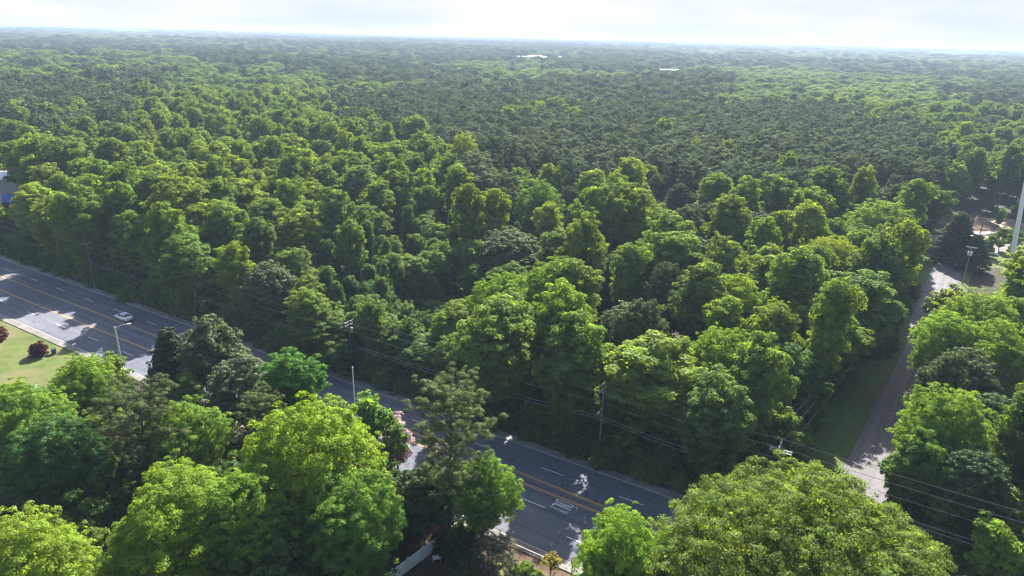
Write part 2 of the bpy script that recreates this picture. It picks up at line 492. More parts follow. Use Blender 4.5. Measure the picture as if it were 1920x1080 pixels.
def trunk_mesh(rng, H, r0, lobes, split=0.3, n=7, extra=None, lean=0.3):
    mb = MB()
    top = 0.78 * H
    pts, rad = [], []
    ph = rng.uniform(0, 6.28)
    for i in range(7):
        t = i / 6
        pts.append((lean * math.sin(t * 2.6 + ph) * t, lean * math.cos(t * 2.1 + ph) * t, top * t - (0.4 if i == 0 else 0)))
        rad.append(r0 * (1.35 if i == 0 else 1) * (1 - 0.82 * t))
    mb.tube(pts, rad, n)
    order = sorted(range(len(lobes)), key=lambda i: lobes[i][2])
    for i in order[:14]:
        x, y, z, rx, rz = lobes[i]
        zb = max(split * H, z - math.hypot(x, y) * 0.9 - rz * 0.4)
        zb = min(zb, top * 0.9)
        t = zb / top
        b = Vector((lean * math.sin(t * 2.6 + ph) * t, lean * math.cos(t * 2.1 + ph) * t, zb))
        e = Vector((x, y, z))
        mid = b.lerp(e, 0.5) + Vector((0, 0, 0.12 * (e - b).length))
        rr = max(0.04, r0 * (1 - 0.8 * t) * 0.5)
        mb.tube([b, mid, e], [rr, rr * 0.6, rr * 0.25], 5)
        for q in range(3):
            dv = Vector(unit(rng.normal(size=3)))
            mb.tube([mid.lerp(e, 0.5), e + Vector((dv.x * rx, dv.y * rx, abs(dv.z) * rz)) * 0.8], [rr * 0.35, 0.025], 4)
    if extra: extra(mb)
    return mb

PROTO = {}
def reg(name, parts, H): PROTO[name] = (parts, H)

def broadleaf(key, seed, H, R, nl=12, base=0.36, m='leaf', puff=(0.45, 0.9), sp=0.98, per=62, leaf=(0.2, 0.34), r0=0.3, tall=1.15, **kw):
    rng = np.random.default_rng(seed)
    lobes = []
    zb = base * H
    for i in range(nl):
        f = (i + 0.5) / nl
        z = zb + (H - zb) * (0.10 + 0.78 * f)
        env = math.sin(math.pi * min(1, 0.22 + 0.78 * (1 - f))) ** 0.7 if f < 0.5 else math.sqrt(max(0.03, 1 - ((f - 0.42) / 0.66) ** 2))
        a = i * 2.4 + rng.uniform(-0.5, 0.5)
        rr = R * (0.66 * env) * rng.uniform(0.45, 1.2)
        lr = R * rng.uniform(0.22, 0.42) * (0.75 + 0.3 * env)
        if f > 0.93: rr *= 0.3
        lobes.append((rr * math.cos(a), rr * math.sin(a), z, lr, lr * rng.uniform(0.9, 1.3) * tall))
    zt = max(l[2] + l[4] for l in lobes)
    lobes = [(x, y, z - (zt - H) * 0.9 * (z / zt), a, b) for x, y, z, a, b in lobes]
    cm = lobed_crown('crown', rng, lobes, puff, sp, per, leaf, M[m], **kw)
    tm = trunk_mesh(rng, H, r0, lobes, base * 0.8).mesh('trunk', M['bark'])
    reg(key, [('trunk', tm), ('crown', cm)], H)

for i in range(5):
    broadleaf('broad%d' % i, 100 + i, 20, (4.6, 5.2, 4.3, 5.6, 4.9)[i], (16, 19, 15, 20, 17)[i], (0.26, 0.2, 0.34, 0.22, 0.28)[i])
for i in range(2):     # crowns that reach nearly to the ground at a forest edge
    broadleaf('edge%d' % i, 140 + i, 18, (4.8, 5.4)[i], (24, 28)[i], 0.10)
for i in range(3):     # small understorey trees
    broadleaf('young%d' % i, 150 + i, 9, (2.8, 3.3, 2.4)[i], (8, 9, 7)[i], 0.14, puff=(0.35, 0.65), sp=0.72, per=34, leaf=(0.2, 0.34), r0=0.14)
# large, close crowns with finer leaves
for i in range(3):
    broadleaf('big%d' % i, 160 + i, 19, (7.6, 8.4, 6.8)[i], (36, 42, 30)[i], 0.22, puff=(0.38, 0.8), sp=0.86, per=64, leaf=(0.13, 0.24), r0=0.42)
broadleaf('round', 171, 14, 5.6, 16, 0.22, m='vine', puff=(0.45, 0.75), sp=0.8, per=50, leaf=(0.18, 0.3), r0=0.25)

def oak(key, seed, H, R, nl, base=0.25, m='oakleaf', flat_top=0.55, puff=(0.34, 0.62), sp=0.72, per=38, leaf=(0.17, 0.29), r0=0.4, lr=(0.2, 0.3), **kw):
    rng = np.random.default_rng(seed)
    lobes = []
    for i in range(nl):
        f = (i + 0.5) / nl
        el = math.asin(min(1, f * 1.02))
        a = i * 2.39996
        c = math.cos(el)
        lobe = R * rng.uniform(*lr)
        zc = H * (base + (1 - base) * 0.30)
        zz = zc + math.sin(el) * (H - zc - lobe * 0.8) * rng.uniform(0.86, 1.06)
        k = (R - lobe) * c * rng.uniform(0.86, 1.05)
        lobes.append((k * math.cos(a), k * math.sin(a), zz, lobe, lobe * 0.85))
    for i in range(nl // 2):
        a = i * 2.39996 + 1
        k = R * rng.uniform(0.45, 0.78)
        lobes.append((k * math.cos(a), k * math.sin(a), H * rng.uniform(base, base + 0.28), R * 0.24, R * 0.24))
    cm = lobed_crown('crown', rng, lobes, puff, sp, per, leaf, M[m], **kw)
    tm = trunk_mesh(rng, H, r0, lobes, base * 0.6, lean=0.6).mesh('trunk', M['bark'])
    reg(key, [('trunk', tm), ('crown', cm)], H)

oak('oak0', 200, 16, 6.4, 26); oak('oak1', 201, 15, 5.6, 22); oak('oak2', 202, 17, 7.2, 32)
oak('wide', 210, 23, 14.0, 76, 0.28, m='leaf', puff=(0.38, 0.85), sp=0.98, per=100, jit=0.6, leaf=(0.10, 0.185), r0=0.65, lr=(0.11, 0.2))

def needle_mesh(name, rng, tufts, per, ln=(0.32, 0.55), wd=0.085, axis_h=0):
    T = np.array(tufts); k = len(T)
    idx = np.repeat(np.arange(k), per)
    d = unit(sph(len(idx), rng, -0.6) + np.array([0, 0, 0.35]))
    r = T[idx, 3][:, None]
    pos = T[idx, :3] + d * r * rng.uniform(0.35, 0.9, (len(idx), 1)) * np.array([1.1, 1.1, 0.7])
    l = rng.uniform(*ln, len(idx))
    # needles fan outwards; their faces look up and out so that every tuft has a bright top
    n = unit(d + np.array([0, 0, 0.7]) + rng.normal(0, 0.4, (len(idx), 3)))
    ld = d + rng.normal(0, 0.3, (len(idx), 3))
    a = unit(ld - n * (ld * n).sum(1, keepdims=True))
    b = np.cross(n, a) * wd * 0.5
    a = a * (l * 0.5)[:, None]
    v = np.stack([pos - a, pos + b, pos + a, pos - b], 1)
    n_ = len(idx)
    me = bpy.data.meshes.new(name)
    me.vertices.add(n_ * 4); me.loops.add(n_ * 4); me.polygons.add(n_)
    me.vertices.foreach_set('co', v.reshape(-1).astype(np.float32))
    me.loops.foreach_set('vertex_index', np.arange(n_ * 4, dtype=np.int32))
    me.polygons.foreach_set('loop_start', np.arange(0, n_ * 4, 4, dtype=np.int32))
    me.polygons.foreach_set('loop_total', np.full(n_, 4, dtype=np.int32))
    me.materials.append(M['needle']); me.update(calc_edges=True)
    return me

def pine(key, seed, H, R, nb=22, base=0.5, per=46, nt=7, tr=(0.42, 0.68), ln=(0.32, 0.55), wd=0.085, r0=0.24):
    rng = np.random.default_rng(seed)
    mb = MB()
    ph = rng.uniform(0, 6)
    axis = lambda z: Vector((0.25 * math.sin(z * 0.16 + ph), 0.25 * math.cos(z * 0.13 + ph), z))
    zs = [-0.4, 0.1 * H, 0.3 * H, 0.5 * H, 0.7 * H, 0.85 * H, 0.97 * H]
    mb.tube([axis(z) for z in zs], [r0 * 1.3, r0, r0 * .88, r0 * .75, r0 * .5, r0 * .3, 0.04], 8)
    tufts = []
    for i in range(nb):
        f = (i + rng.uniform(0, 1)) / nb
        z = H * (base + (0.97 - base) * f)
        prof = (0.55 + 0.45 * min(1, f / 0.35)) if f < 0.35 else math.sqrt(max(0.04, 1 - ((f - 0.35) / 0.72) ** 2))
        Lh = R * prof * rng.uniform(0.65, 1.1)
        a = i * 2.39996 + rng.uniform(-0.4, 0.4)
        b = axis(z)
        up = rng.uniform(0.05, 0.4) + 0.5 * f
        e = b + Vector((math.cos(a) * Lh, math.sin(a) * Lh, up * Lh))
        mid = b.lerp(e, 0.5) - Vector((0, 0, 0.06 * Lh))
        rr = 0.035 + 0.02 * Lh * (0.6 if R < 4 else 0.8)
        mb.tube([b, mid, e], [rr, rr * 0.7, rr * 0.3], 4)
        for q in range(nt):
            t = rng.uniform(0.35, 1.05)
            p = b.lerp(mid, t * 2) if t < 0.5 else mid.lerp(e, (t - 0.5) * 2)
            side = 0.42 * Lh * (1.1 - t) + 0.35
            tufts.append((p.x + rng.normal() * side * 0.6, p.y + rng.normal() * side * 0.6, p.z + rng.uniform(0, 0.45), rng.uniform(*tr)))
    cm = needle_mesh('crown', rng, tufts, per, ln, wd)
    reg(key, [('trunk', mb.mesh('trunk', M['bark'])), ('crown', cm)], H)

for i in range(4):
    pine('pine%d' % i, 300 + i, (22, 23, 21, 24)[i], (3.6, 3.2, 4.0, 3.5)[i], (26, 24, 30, 27)[i], (0.56, 0.6, 0.52, 0.58)[i], 44, 9, (0.45, 0.9), (0.35, 0.6), 0.16)
pine('bigpine', 310, 23, 6.0, 44, 0.34, 84, 16, (0.38, 0.62), (0.26, 0.42), 0.06, 0.42)
pine('bigpine2', 311, 19, 6.2, 46, 0.26, 84, 16, (0.4, 0.66), (0.26, 0.42), 0.06, 0.38)

def vine_tower(key, seed, H, R):
    rng = np.random.default_rng(seed)
    lobes = []
    z, k = 0.5, 0
    while z < H - 0.6:
        f = z / H
        r = R * (1.15 - 0.75 * f) * rng.uniform(0.65, 1.15)
        a = rng.uniform(0, 6.28); o = R * 0.35 * rng.uniform(0, 1)
        lobes.append((o * math.cos(a), o * math.sin(a), z, r, r * 1.1)); z += r * 0.75
    for i in range(3):
        a = rng.uniform(0, 6.28); o = R * rng.uniform(0.9, 1.5)
        lobes.append((o * math.cos(a), o * math.sin(a), H * rng.uniform(0.1, 0.7), R * 0.5, R * 0.7))
    cm = lobed_crown('vine_foliage', rng, lobes, (0.3, 0.55), 0.62, 30, (0.2, 0.34), M['vine'], zmin=-0.9, droop=0.9)
    mb = MB().tube([(0, 0, -0.3), (0.1, 0, H * 0.5), (0, 0.2, H * 0.97)], [0.24, 0.18, 0.07], 6)
    for i in range(4):
        a = rng.uniform(0, 6.28); z = H * rng.uniform(0.4, 0.85)
        mb.tube([(0, 0, z), (math.cos(a) * R * 1.2, math.sin(a) * R * 1.2, z + R * 0.7)], [0.07, 0.03], 4)
    reg(key, [('trunk', mb.mesh('trunk', M['bark'])), ('vine_foliage', cm)], H)
vine_tower('vine0', 400, 13, 1.6); vine_tower('vine1', 401, 10, 2.2); vine_tower('vine2', 402, 15, 1.9)

def mound(key, seed, H, R, n, m='vine', droop=0.4, part='foliage', **kw):
    rng = np.random.default_rng(seed)
    lobes = []
    for i in range(n):
        a = i * 2.4 + rng.uniform(-0.4, 0.4); k = R * 0.8 * math.sqrt((i + 0.3) / n)
        hh = H * (1 - 0.55 * (k / R) ** 2) * rng.uniform(0.7, 1.05)
        lr = R * rng.uniform(0.26, 0.42)
        lobes.append((k * math.cos(a), k * math.sin(a), max(lr * 0.4, hh - lr), lr, lr * rng.uniform(0.9, 1.3)))
        if hh > 2 * lr: lobes.append((k * math.cos(a), k * math.sin(a), (hh - lr) * 0.45, lr * 1.05, (hh - lr) * 0.5))
    kw = {**dict(puff_r=(0.28, 0.5), spacing=0.6, per=28, leaf=(0.17, 0.3)), **kw}
    cm = lobed_crown(part, rng, lobes, m=M[m], zmin=-0.6, droop=droop, **kw)
    mb = MB()
    for i in range(5):
        a = i * 1.3
        mb.tube([(0.1 * math.cos(a), 0.1 * math.sin(a), -0.1), (R * 0.4 * math.cos(a), R * 0.4 * math.sin(a), H * 0.7)], [0.06, 0.02], 4)
    reg(key, [('stem', mb.mesh('stem', M['bark'])), (part, cm)], H)
mound('shrub0', 500, 3.2, 2.8, 8); mound('shrub1', 501, 4.4, 3.3, 10); mound('shrub2', 502, 2.2, 2.2, 7); mound('shrub3', 503, 5.4, 3.0, 9)
mound('garden', 510, 2.6, 1.25, 8, m='leaf', droop=0, puff_r=(0.18, 0.32), spacing=0.34, per=26, leaf=(0.12, 0.2))
mound('grey', 511, 6.5, 2.4, 10, m='oakleaf', droop=0, puff_r=(0.2, 0.4), spacing=0.55, per=30, leaf=(0.09, 0.17), fill=0.0)

def cedar(key, seed, H, R):
    rng = np.random.default_rng(seed)
    lobes = []
    n = 34
    for i in range(n):
        f = (i + 0.5) / n
        a = i * 2.39996
        lr = R * (0.42 - 0.22 * f)
        k = R * (1 - f) ** 0.8 * 0.78 * rng.uniform(0.8, 1.1)
        lobes.append((k * math.cos(a), k * math.sin(a), H * (0.12 + 0.8 * f), lr, lr * 1.5))
    cm = lobed_crown('crown', rng, lobes, (0.24, 0.42), 0.5, 32, (0.12, 0.22), M['oakleaf'], zmin=-0.8, jit=0.3, fill=0.06)
    reg(key, [('trunk', trunk_mesh(rng, H, 0.22, lobes[:6], 0.1).mesh('trunk', M['bark'])), ('crown', cm)], H)
cedar('cedar', 600, 10, 3.0)

used = {'n': 0}
def plant(key, name, x, y, sc=1.0, rot=0.0, tint=(0.07, 0.12, 0.02), label=None, cat='tree', group=None, zs=None, z=0.0):
    parts, H = PROTO[key]
    t = thing(name, label, cat, (x, y, z), rot, group, (sc, sc, zs or sc))
    for pn, me in parts:
        o = link(pn, me, t)
        if pn != 'trunk' and pn != 'stem':
            o['tint'] = [float(c) for c in tint]
    return t

rp = random.Random(77)
TINTS = {
    'L': [(0.152, 0.225, 0.026), (0.132, 0.212, 0.030), (0.168, 0.238, 0.030), (0.112, 0.192, 0.032)],
    'G': [(0.094, 0.158, 0.044), (0.106, 0.168, 0.050), (0.116, 0.176, 0.044), (0.084, 0.140, 0.046)],
    'O': [(0.072, 0.098, 0.040), (0.062, 0.088, 0.036), (0.085, 0.112, 0.046)],
    'P': [(0.080, 0.112, 0.058), (0.098, 0.132, 0.066), (0.064, 0.092, 0.052), (0.118, 0.152, 0.070)],
    'V': [(0.070, 0.128, 0.034), (0.060, 0.112, 0.034), (0.090, 0.152, 0.038)],
}
def tint_of(ch, r=rp):
    t = r.choice(TINTS[ch]); k = r.uniform(0.88, 1.14)
    if ch in 'LG':
        o, q = r.choice(TINTS['G' if ch == 'L' else 'L']), r.random() * 0.55
        t = tuple(a_ * (1 - q) + b_ * q for a_, b_ in zip(t, o))
    return tuple(c * k for c in t)

# occupied circles, for spacing
OCC = {}
def free(x, y, r):
    gx, gy = int(x // 8), int(y // 8)
    for i in range(gx - 2, gx + 3):
        for j in range(gy - 2, gy + 3):
            for (X, Y, Rr) in OCC.get((i, j), ()):
                if (X - x) ** 2 + (Y - y) ** 2 < (0.5 * (r + Rr) * 0.92) ** 2: return False
    return True
def occupy(x, y, r): OCC.setdefault((int(x // 8), int(y // 8)), []).append((x, y, r))

# ---- single trees read off the photograph: proto, name, pixel of the crown top, height, scale, tint, label
HERO = [
 # south of the main road
 ('big1', 'broadleaf_tree', 590, 775, 19, 1.0, (0.135, 0.20, 0.014), 'large lime green maple in the foreground, biggest crown left of the tall roadside pine'),
 ('big0', 'broadleaf_tree', 655, 915, 15, 0.78, (0.085, 0.155, 0.02), 'mid green broadleaf tree in front of the white fence, right of the large lime maple'),
 ('big0', 'broadleaf_tree', 330, 905, 16, 0.92, (0.135, 0.20, 0.018), 'lime broadleaf tree at the bottom edge above the dark house roof'),
 ('big0', 'broadleaf_tree', 455, 905, 15, 0.8, (0.10, 0.17, 0.018), 'green broadleaf tree low in front, between the lime maple and the bottom edge'),
 ('big1', 'broadleaf_tree', 35, 985, 17, 0.72, (0.15, 0.21, 0.025), 'light lime tree cut by the bottom left corner of the photo'),
 ('bigpine2', 'pine_tree', 250, 735, 17, 0.98, (0.068, 0.090, 0.032), 'grey green pine left in the foreground, between lime broadleaf crowns'),
 ('big2', 'broadleaf_tree', 150, 672, 13, 0.74, (0.115, 0.185, 0.018), 'lime green tree beside the lawn, in front of the street lamp pole'),
 ('big1', 'broadleaf_tree', 25, 735, 15, 0.78, (0.105, 0.175, 0.02), 'green broadleaf tree at the left edge, covering the green metal roof'),
 ('big0', 'broadleaf_tree', 90, 800, 15, 0.8, (0.045, 0.10, 0.026), 'dark green broadleaf tree at the left edge below the green metal roof'),
 ('big2', 'broadleaf_tree', 345, 762, 14, 0.78, (0.105, 0.170, 0.022), 'green broadleaf tree right of the grey green foreground pine'),
 ('oak1', 'oak_tree', 388, 598, 15.5, 1.0, (0.085, 0.110, 0.05), 'grey green magnolia like tree by the road, right of the dark cedar'),
 ('cedar', 'cedar_tree', 312, 614, 12.5, 1.3, (0.020, 0.036, 0.016), 'very dark cedar beside the near kerb, left of the grey green roadside tree'),
 ('oak0', 'oak_tree', 448, 672, 14, 0.86, (0.10, 0.135, 0.075), 'pale silvery green tree between the cedar and the round green tree'),
 ('bigpine2', 'pine_tree', 490, 745, 13, 0.68, (0.085, 0.115, 0.035), 'olive pine sapling crown in front of the round green tree'),
 ('round', 'broadleaf_tree', 548, 664, 15, 0.98, (0.055, 0.135, 0.018), 'rich green round crowned tree by the near kerb, mid left'),
 ('young0', 'broadleaf_tree', 688, 742, 13, 1.35, (0.09, 0.165, 0.03), 'narrow pointed green tree beside the road, left of the pink blossom tree'),
 ('young2', 'broadleaf_tree', 722, 765, 12, 1.1, (0.08, 0.15, 0.03), 'slim green treetop touching the pink blossom tree'),
 ('bigpine', 'pine_tree', 842, 722, 22.5, 1.0, (0.085, 0.120, 0.040), 'tall open pine with a bare dark trunk at the end of the white fence'),
 ('big2', 'broadleaf_tree', 905, 865, 12, 0.62, (0.10, 0.175, 0.022), 'lime green young tree right of the tall pine, overhanging the road'),
 ('oak1', 'oak_tree', 790, 880, 10, 0.75, (0.045, 0.075, 0.03), 'dark low tree under the tall pine'),
 ('wide', 'oak_tree', 1475, 880, 23.0, 1.0, (0.108, 0.165, 0.034), 'huge spreading oak at the bottom right, widest crown in the photo'),
 ('big2', 'broadleaf_tree', 1175, 968, 17, 0.70, (0.12, 0.20, 0.022), 'lime tree over the near lane, left neighbour of the huge spreading oak'),
 # east of the side road
 ('big1', 'broadleaf_tree', 1850, 560, 17, 0.9, (0.13, 0.19, 0.025), 'lime broadleaf tree right of the side road, below the parked white car'),
 ('edge1', 'broadleaf_tree', 1915, 560, 17, 1.0, (0.12, 0.185, 0.03), 'lime crown at the right edge under the tall white mast'),
 ('young0', 'broadleaf_tree', 1785, 540, 14, 1.6, (0.11, 0.145, 0.05), 'pale olive open tree right of the side road bend'),
 ('big0', 'broadleaf_tree', 1785, 597, 16, 0.85, (0.125, 0.20, 0.02), 'bright lime tree leaning over the middle of the side road'),
 ('big2', 'broadleaf_tree', 1880, 610, 17, 0.85, (0.12, 0.185, 0.02), 'lime tree at the right edge, second row from the side road'),
 ('oak0', 'oak_tree', 1820, 660, 15, 0.85, (0.085, 0.115, 0.05), 'greyish oak right of the side road among lime trees'),
 ('big1', 'broadleaf_tree', 1790, 745, 16, 0.72, (0.12, 0.19, 0.025), 'lime tree at the side road edge, lower right, above the dark roadside tree'),
 ('oak1', 'oak_tree', 1885, 745, 14, 0.9, (0.07, 0.115, 0.045), 'green grey broad crown at the right edge, lower half'),
 ('edge0', 'broadleaf_tree', 1728, 806, 15, 0.72, (0.065, 0.12, 0.022), 'dark green tree with bare trunks at the sandy mouth of the side road'),
 ('oak2', 'oak_tree', 1835, 850, 13, 0.72, (0.045, 0.085, 0.03), 'dark broad tree behind the roadside wires at lower right'),
 ('young1', 'broadleaf_tree', 1880, 990, 9, 1.0, (0.13, 0.20, 0.02), 'small bright lime tree at the bottom right corner'),
 # north of the main road, right block
 ('big0', 'broadleaf_tree', 1385, 525, 17, 0.80, (0.135, 0.20, 0.016), 'bright lime tree rising in front of the dark gap, centre right'),
 ('big1', 'broadleaf_tree', 1350, 628, 16, 0.75, (0.115, 0.185, 0.018), 'lime green tree in the front row above the utility wires'),
 ('big2', 'broadleaf_tree', 1460, 570, 16, 0.74, (0.13, 0.19, 0.018), 'lime crown right of the brightest tree, centre right'),
 ('edge1', 'broadleaf_tree', 1480, 650, 15, 0.9, (0.06, 0.115, 0.03), 'mid green tree in the front row near the grass verge'),
 ('big1', 'broadleaf_tree', 1050, 500, 18, 0.92, (0.10, 0.17, 0.02), 'broad green tree behind the roadside brush, centre of the photo'),
 ('big0', 'broadleaf_tree', 940, 525, 17, 0.85, (0.105, 0.175, 0.02), 'green crown left of the broad central tree'),
 ('oak0', 'oak_tree', 1180, 575, 14, 0.95, (0.085, 0.115, 0.045), 'pale olive tree in the front row, right of the broad central tree'),
 ('big2', 'broadleaf_tree', 1010, 345, 21, 1.0, (0.085, 0.150, 0.03), 'tall green dome behind the dark gap'),
 ('oak2', 'oak_tree', 1140, 305, 20, 1.35, (0.050, 0.062, 0.030), 'big brown green oak dome in front of the pine stand'),
 ('big1', 'broadleaf_tree', 870, 258, 25, 0.85, (0.13, 0.175, 0.03), 'tall pale lime tree standing above its neighbours left of centre'),
 ('pine2', 'pine_tree', 925, 262, 25, 1.3, (0.035, 0.065, 0.02), 'dark pine beside the tall pale lime tree'),
 ('pine0', 'pine_tree', 955, 270, 25, 1.1, (0.042, 0.055, 0.03), 'slim pine with a visible trunk above the dark gap'),
 ('oak2', 'oak_tree', 1100, 425, 17, 1.05, (0.075, 0.095, 0.042), 'olive oak with pale edged puffs right of the vine towers'),
 ('oak1', 'oak_tree', 1160, 470, 15, 1.0, (0.080, 0.100, 0.045), 'olive oak lower neighbour in front of the vine towers'),
 ('oak2', 'oak_tree', 1430, 400, 18, 1.15, (0.078, 0.092, 0.055), 'silvery grey oak dome in the middle of the right hand lime block'),
 ('oak1', 'oak_tree', 1280, 345, 18, 1.1, (0.060, 0.078, 0.035), 'dark oak dome at the edge of the pines, centre right'),
 ('oak0', 'oak_tree', 1620, 345, 19, 1.1, (0.052, 0.070, 0.032), 'dark oak dome between the lime block and the pines'),
 ('oak2', 'oak_tree', 1690, 345, 20, 1.2, (0.055, 0.078, 0.035), 'grey green oak above the side road bend'),
 ('wide', 'broadleaf_tree', 1560, 450, 18, 0.66, (0.15, 0.195, 0.02), 'broad flat topped lime tree beside the side road'),
 ('big1', 'broadleaf_tree', 1655, 385, 19, 1.2, (0.12, 0.185, 0.025), 'large lime tree at the corner above the side road bend'),
 ('edge0', 'broadleaf_tree', 1708, 430, 17, 0.9, (0.11, 0.18, 0.022), 'green tree leaning over the side road bend'),
 # vine towers round the gap
 ('vine2', 'vine_covered_tree', 685, 412, 17, 1.05, (0.070, 0.130, 0.03), 'vine draped dead tree, tallest left of the dark gap'),
 ('vine0', 'vine_covered_tree', 970, 418, 13, 1.0, (0.060, 0.115, 0.03), 'slim vine draped column in the dark gap'),
 ('vine1', 'vine_covered_tree', 900, 395, 13, 1.35, (0.065, 0.135, 0.03), 'thick vine mound tree on the right rim of the dark gap'),
 ('vine2', 'vine_covered_tree', 765, 385, 18, 1.0, (0.062, 0.118, 0.03), 'vine draped tree behind the gap, second tower from the left'),
 ('vine1', 'vine_covered_tree', 610, 450, 13, 1.3, (0.055, 0.11, 0.03), 'bent vine covered tree over the dirt clearing'),
 ('vine0', 'vine_covered_tree', 1000, 445, 12, 1.1, (0.070, 0.100, 0.045), 'grey green vine column beside the slim one'),
 ('vine1', 'vine_covered_tree', 690, 530, 11, 1.35, (0.060, 0.12, 0.03), 'vine covered tree behind the utility pole with the transformer'),
 ('oak0', 'oak_tree', 500, 495, 15, 0.95, (0.085, 0.11, 0.055), 'pale grey green tree left of the dirt clearing'),
 ('young1', 'broadleaf_tree', 580, 495, 9, 1.0, (0.09, 0.11, 0.06), 'small silvery tree above the dirt clearing'),
]
for i, (key, name, px, py, h, sc, tint, label) in enumerate(HERO):
    x, y = at(px, py, h)
    r_ = {'wide': 26, 'big0': 13, 'big1': 14, 'big2': 12, 'oak0': 11, 'oak1': 10, 'oak2': 13, 'round': 10}.get(key, 7) * sc
    if key == 'wide' and sc > 0.9:
        x, y = 27.0, 49.0
    tint = (tint[0] * 1.18, tint[1] * 1.24, tint[2] * 1.5) if name == 'broadleaf_tree' else tint
    plant(key, name, x, y, sc, i * 1.7, tint, label, 'tree', 'large single trees' if False else None, zs=h / PROTO[key][1])
    occupy(x, y, r_)

# ---- species map of the forest, read off the photograph in 80 px columns
ROWS = [(92, 'GPGGPGGGPPPPPPGGGPPGGGGG'), (110, 'GGPGGPGPPPPPGPPPGPGGGPGP'), (130, 'GGPPGGGGPPPLLLLLPGGGLGPP'), (150, 'PPGPGGGGPPPPPPPPPGGLLLGP'),
        (175, 'PPPLLLLGPPPPPLPPPGGLLLLP'), (200, 'PGPLLLLLPPPPLPPPPPPPGLLG'), (225, 'GPGLLLLLLPPPPPPPPPPPPGGG'), (250, 'GGGGLLLLLLPPPPPPPPPPPPLG'),
        (275, 'LLGLLLLLLLLPPPPPPPPPPPLG'), (300, 'LLLLLLLLGGLPOPPPPPPPPPLL'), (330, 'LLLLLLLLGGLPLOLOPPPPOGGL'), (360, 'LLLLLLLGGVVLLOLOOLOLLGGG'),
        (400, 'LLLLLLGGVVV.OGLOOLLLLG..'), (440, 'GLLLLLGVV...VGOLOGLGLL..'), (480, 'GGLLLGGVV...VGLOOGLLLGLL'), (520, 'GGGLGGGVVVVVGLLOGLGGGLLL'), (560, 'GGGGGG..VVGGGLGGGLGGGLLL'),
        (600, 'GGGGGG..GGGGGGGLLGGGGLLG'), (650, 'GGGGGG..GGGGGGGGGGGGGLGG'), (720, 'GGGGGGGGGGGGGGGGGGGGGGGG'), (9999, 'GGGGGGGGGGGGGGGGGGGGGGGG')]
def species(x, y, h=18):
    px, py = proj(x, y, h)
    if px < 0: px = 0
    px += 26 * math.sin(x * 0.21 + y * 0.13); py += 6 * math.sin(x * 0.17 - y * 0.11)
    c = min(23, max(0, int(px // 80)))
    if py < 92: return 'G'
    for k in range(len(ROWS) - 1):
        if py < ROWS[k + 1][0]: return ROWS[k][1][c]
    return 'G'

SL = [Vector(p) for p in side_l]
def side_dist(x, y):
    """signed distance from the left edge of the side road (negative = west of it)"""
    p = Vector((x, y)); best, sg = 1e9, 1
    for a, b in zip(SL[:-1], SL[1:]):
        t = max(0, min(1, (p - a).dot(b - a) / (b - a).length_squared))
        q = a.lerp(b, t); d = (p - q).length
        if d < best:
            best = d; c = (b - a).x * (p - a).y - (b - a).y * (p - a).x
            sg = -1 if c > 0 else 1
    return best * sg

def in_poly(x, y, P):
    c = False; j = len(P) - 1
    for i in range(len(P)):
        if (P[i][1] > y) != (P[j][1] > y) and x < (P[j][0] - P[i][0]) * (y - P[i][1]) / (P[j][1] - P[i][1]) + P[i][0]: c = not c
        j = i
    return c
YARD = [at(1738, 520), at(1800, 520), at(1990, 520), at(1990, 440), at(1960, 400), at(1780, 398), at(1745, 415)]
DEPOT = [at(-150, 405), at(30, 402), at(42, 330), at(-150, 300)]
def is_open(x, y):
    s, n = sn(x, y)
    if n > -8.5: return True
    sdv = side_dist(x, y)
    if -(3.0 if 120 < y < 172 else 7.0) < sdv < 8.0 and y < 210: return True
    return in_poly(x, y, YARD) or in_poly(x, y, DEPOT)

# low brush and small trees where the forest meets the road
rb = random.Random(5)
OCC_ROAD = None
brush = []
s = -230.0
while s < 75:
    for n0 in (-7.0, -9.6, -12.6):
        n = n0 + rb.uniform(-0.6, 0.8); ss = s + rb.uniform(-1.4, 1.4)
        x, y = rd(ss, n)
        sdv = side_dist(x, y)
        if -8 < sdv < 9.5 or not frame_frustum(x, y, 8): continue
        gap = -72 < ss < -58
        if gap and n0 > -9 and rb.random() < 0.5: continue
        k = rb.choice(['shrub0', 'shrub2', 'shrub2'] if n0 > -8 else (['shrub0', 'shrub1', 'shrub3'] if n0 > -11 or gap else ['shrub3', 'young0', 'young1', 'young2']))
        brush.append((k, x, y, rb.uniform(0.8, 1.15)))
    s += 3.6
# beside the side road
for i in range(len(SL) - 3):
    a, b = SL[i], SL[i + 1]
    Ls = (b - a).length; t = 0
    while t < Ls:
        p = a.lerp(b, t / Ls); d = (b - a).normalized(); nn = Vector((-d.y, d.x))
        for off in ((8.4, 11.0) if not 118 < p.y < 172 else (4.6, 7.5)):
            q = p + nn * (off + rb.uniform(-0.8, 0.8))
            if sn(*q)[1] < -9: brush.append((rb.choice(['shrub1', 'young0', 'young2', 'shrub3']), q.x, q.y, rb.uniform(0.8, 1.15)))
        q = p - nn * (10.5 + rb.uniform(-0.8, 0.8))
        if sn(*q)[1] < -9 and not in_poly(q.x, q.y, YARD): brush.append((rb.choice(['shrub1', 'shrub0', 'shrub3']), q.x, q.y, rb.uniform(0.8, 1.1)))
        t += 4.2
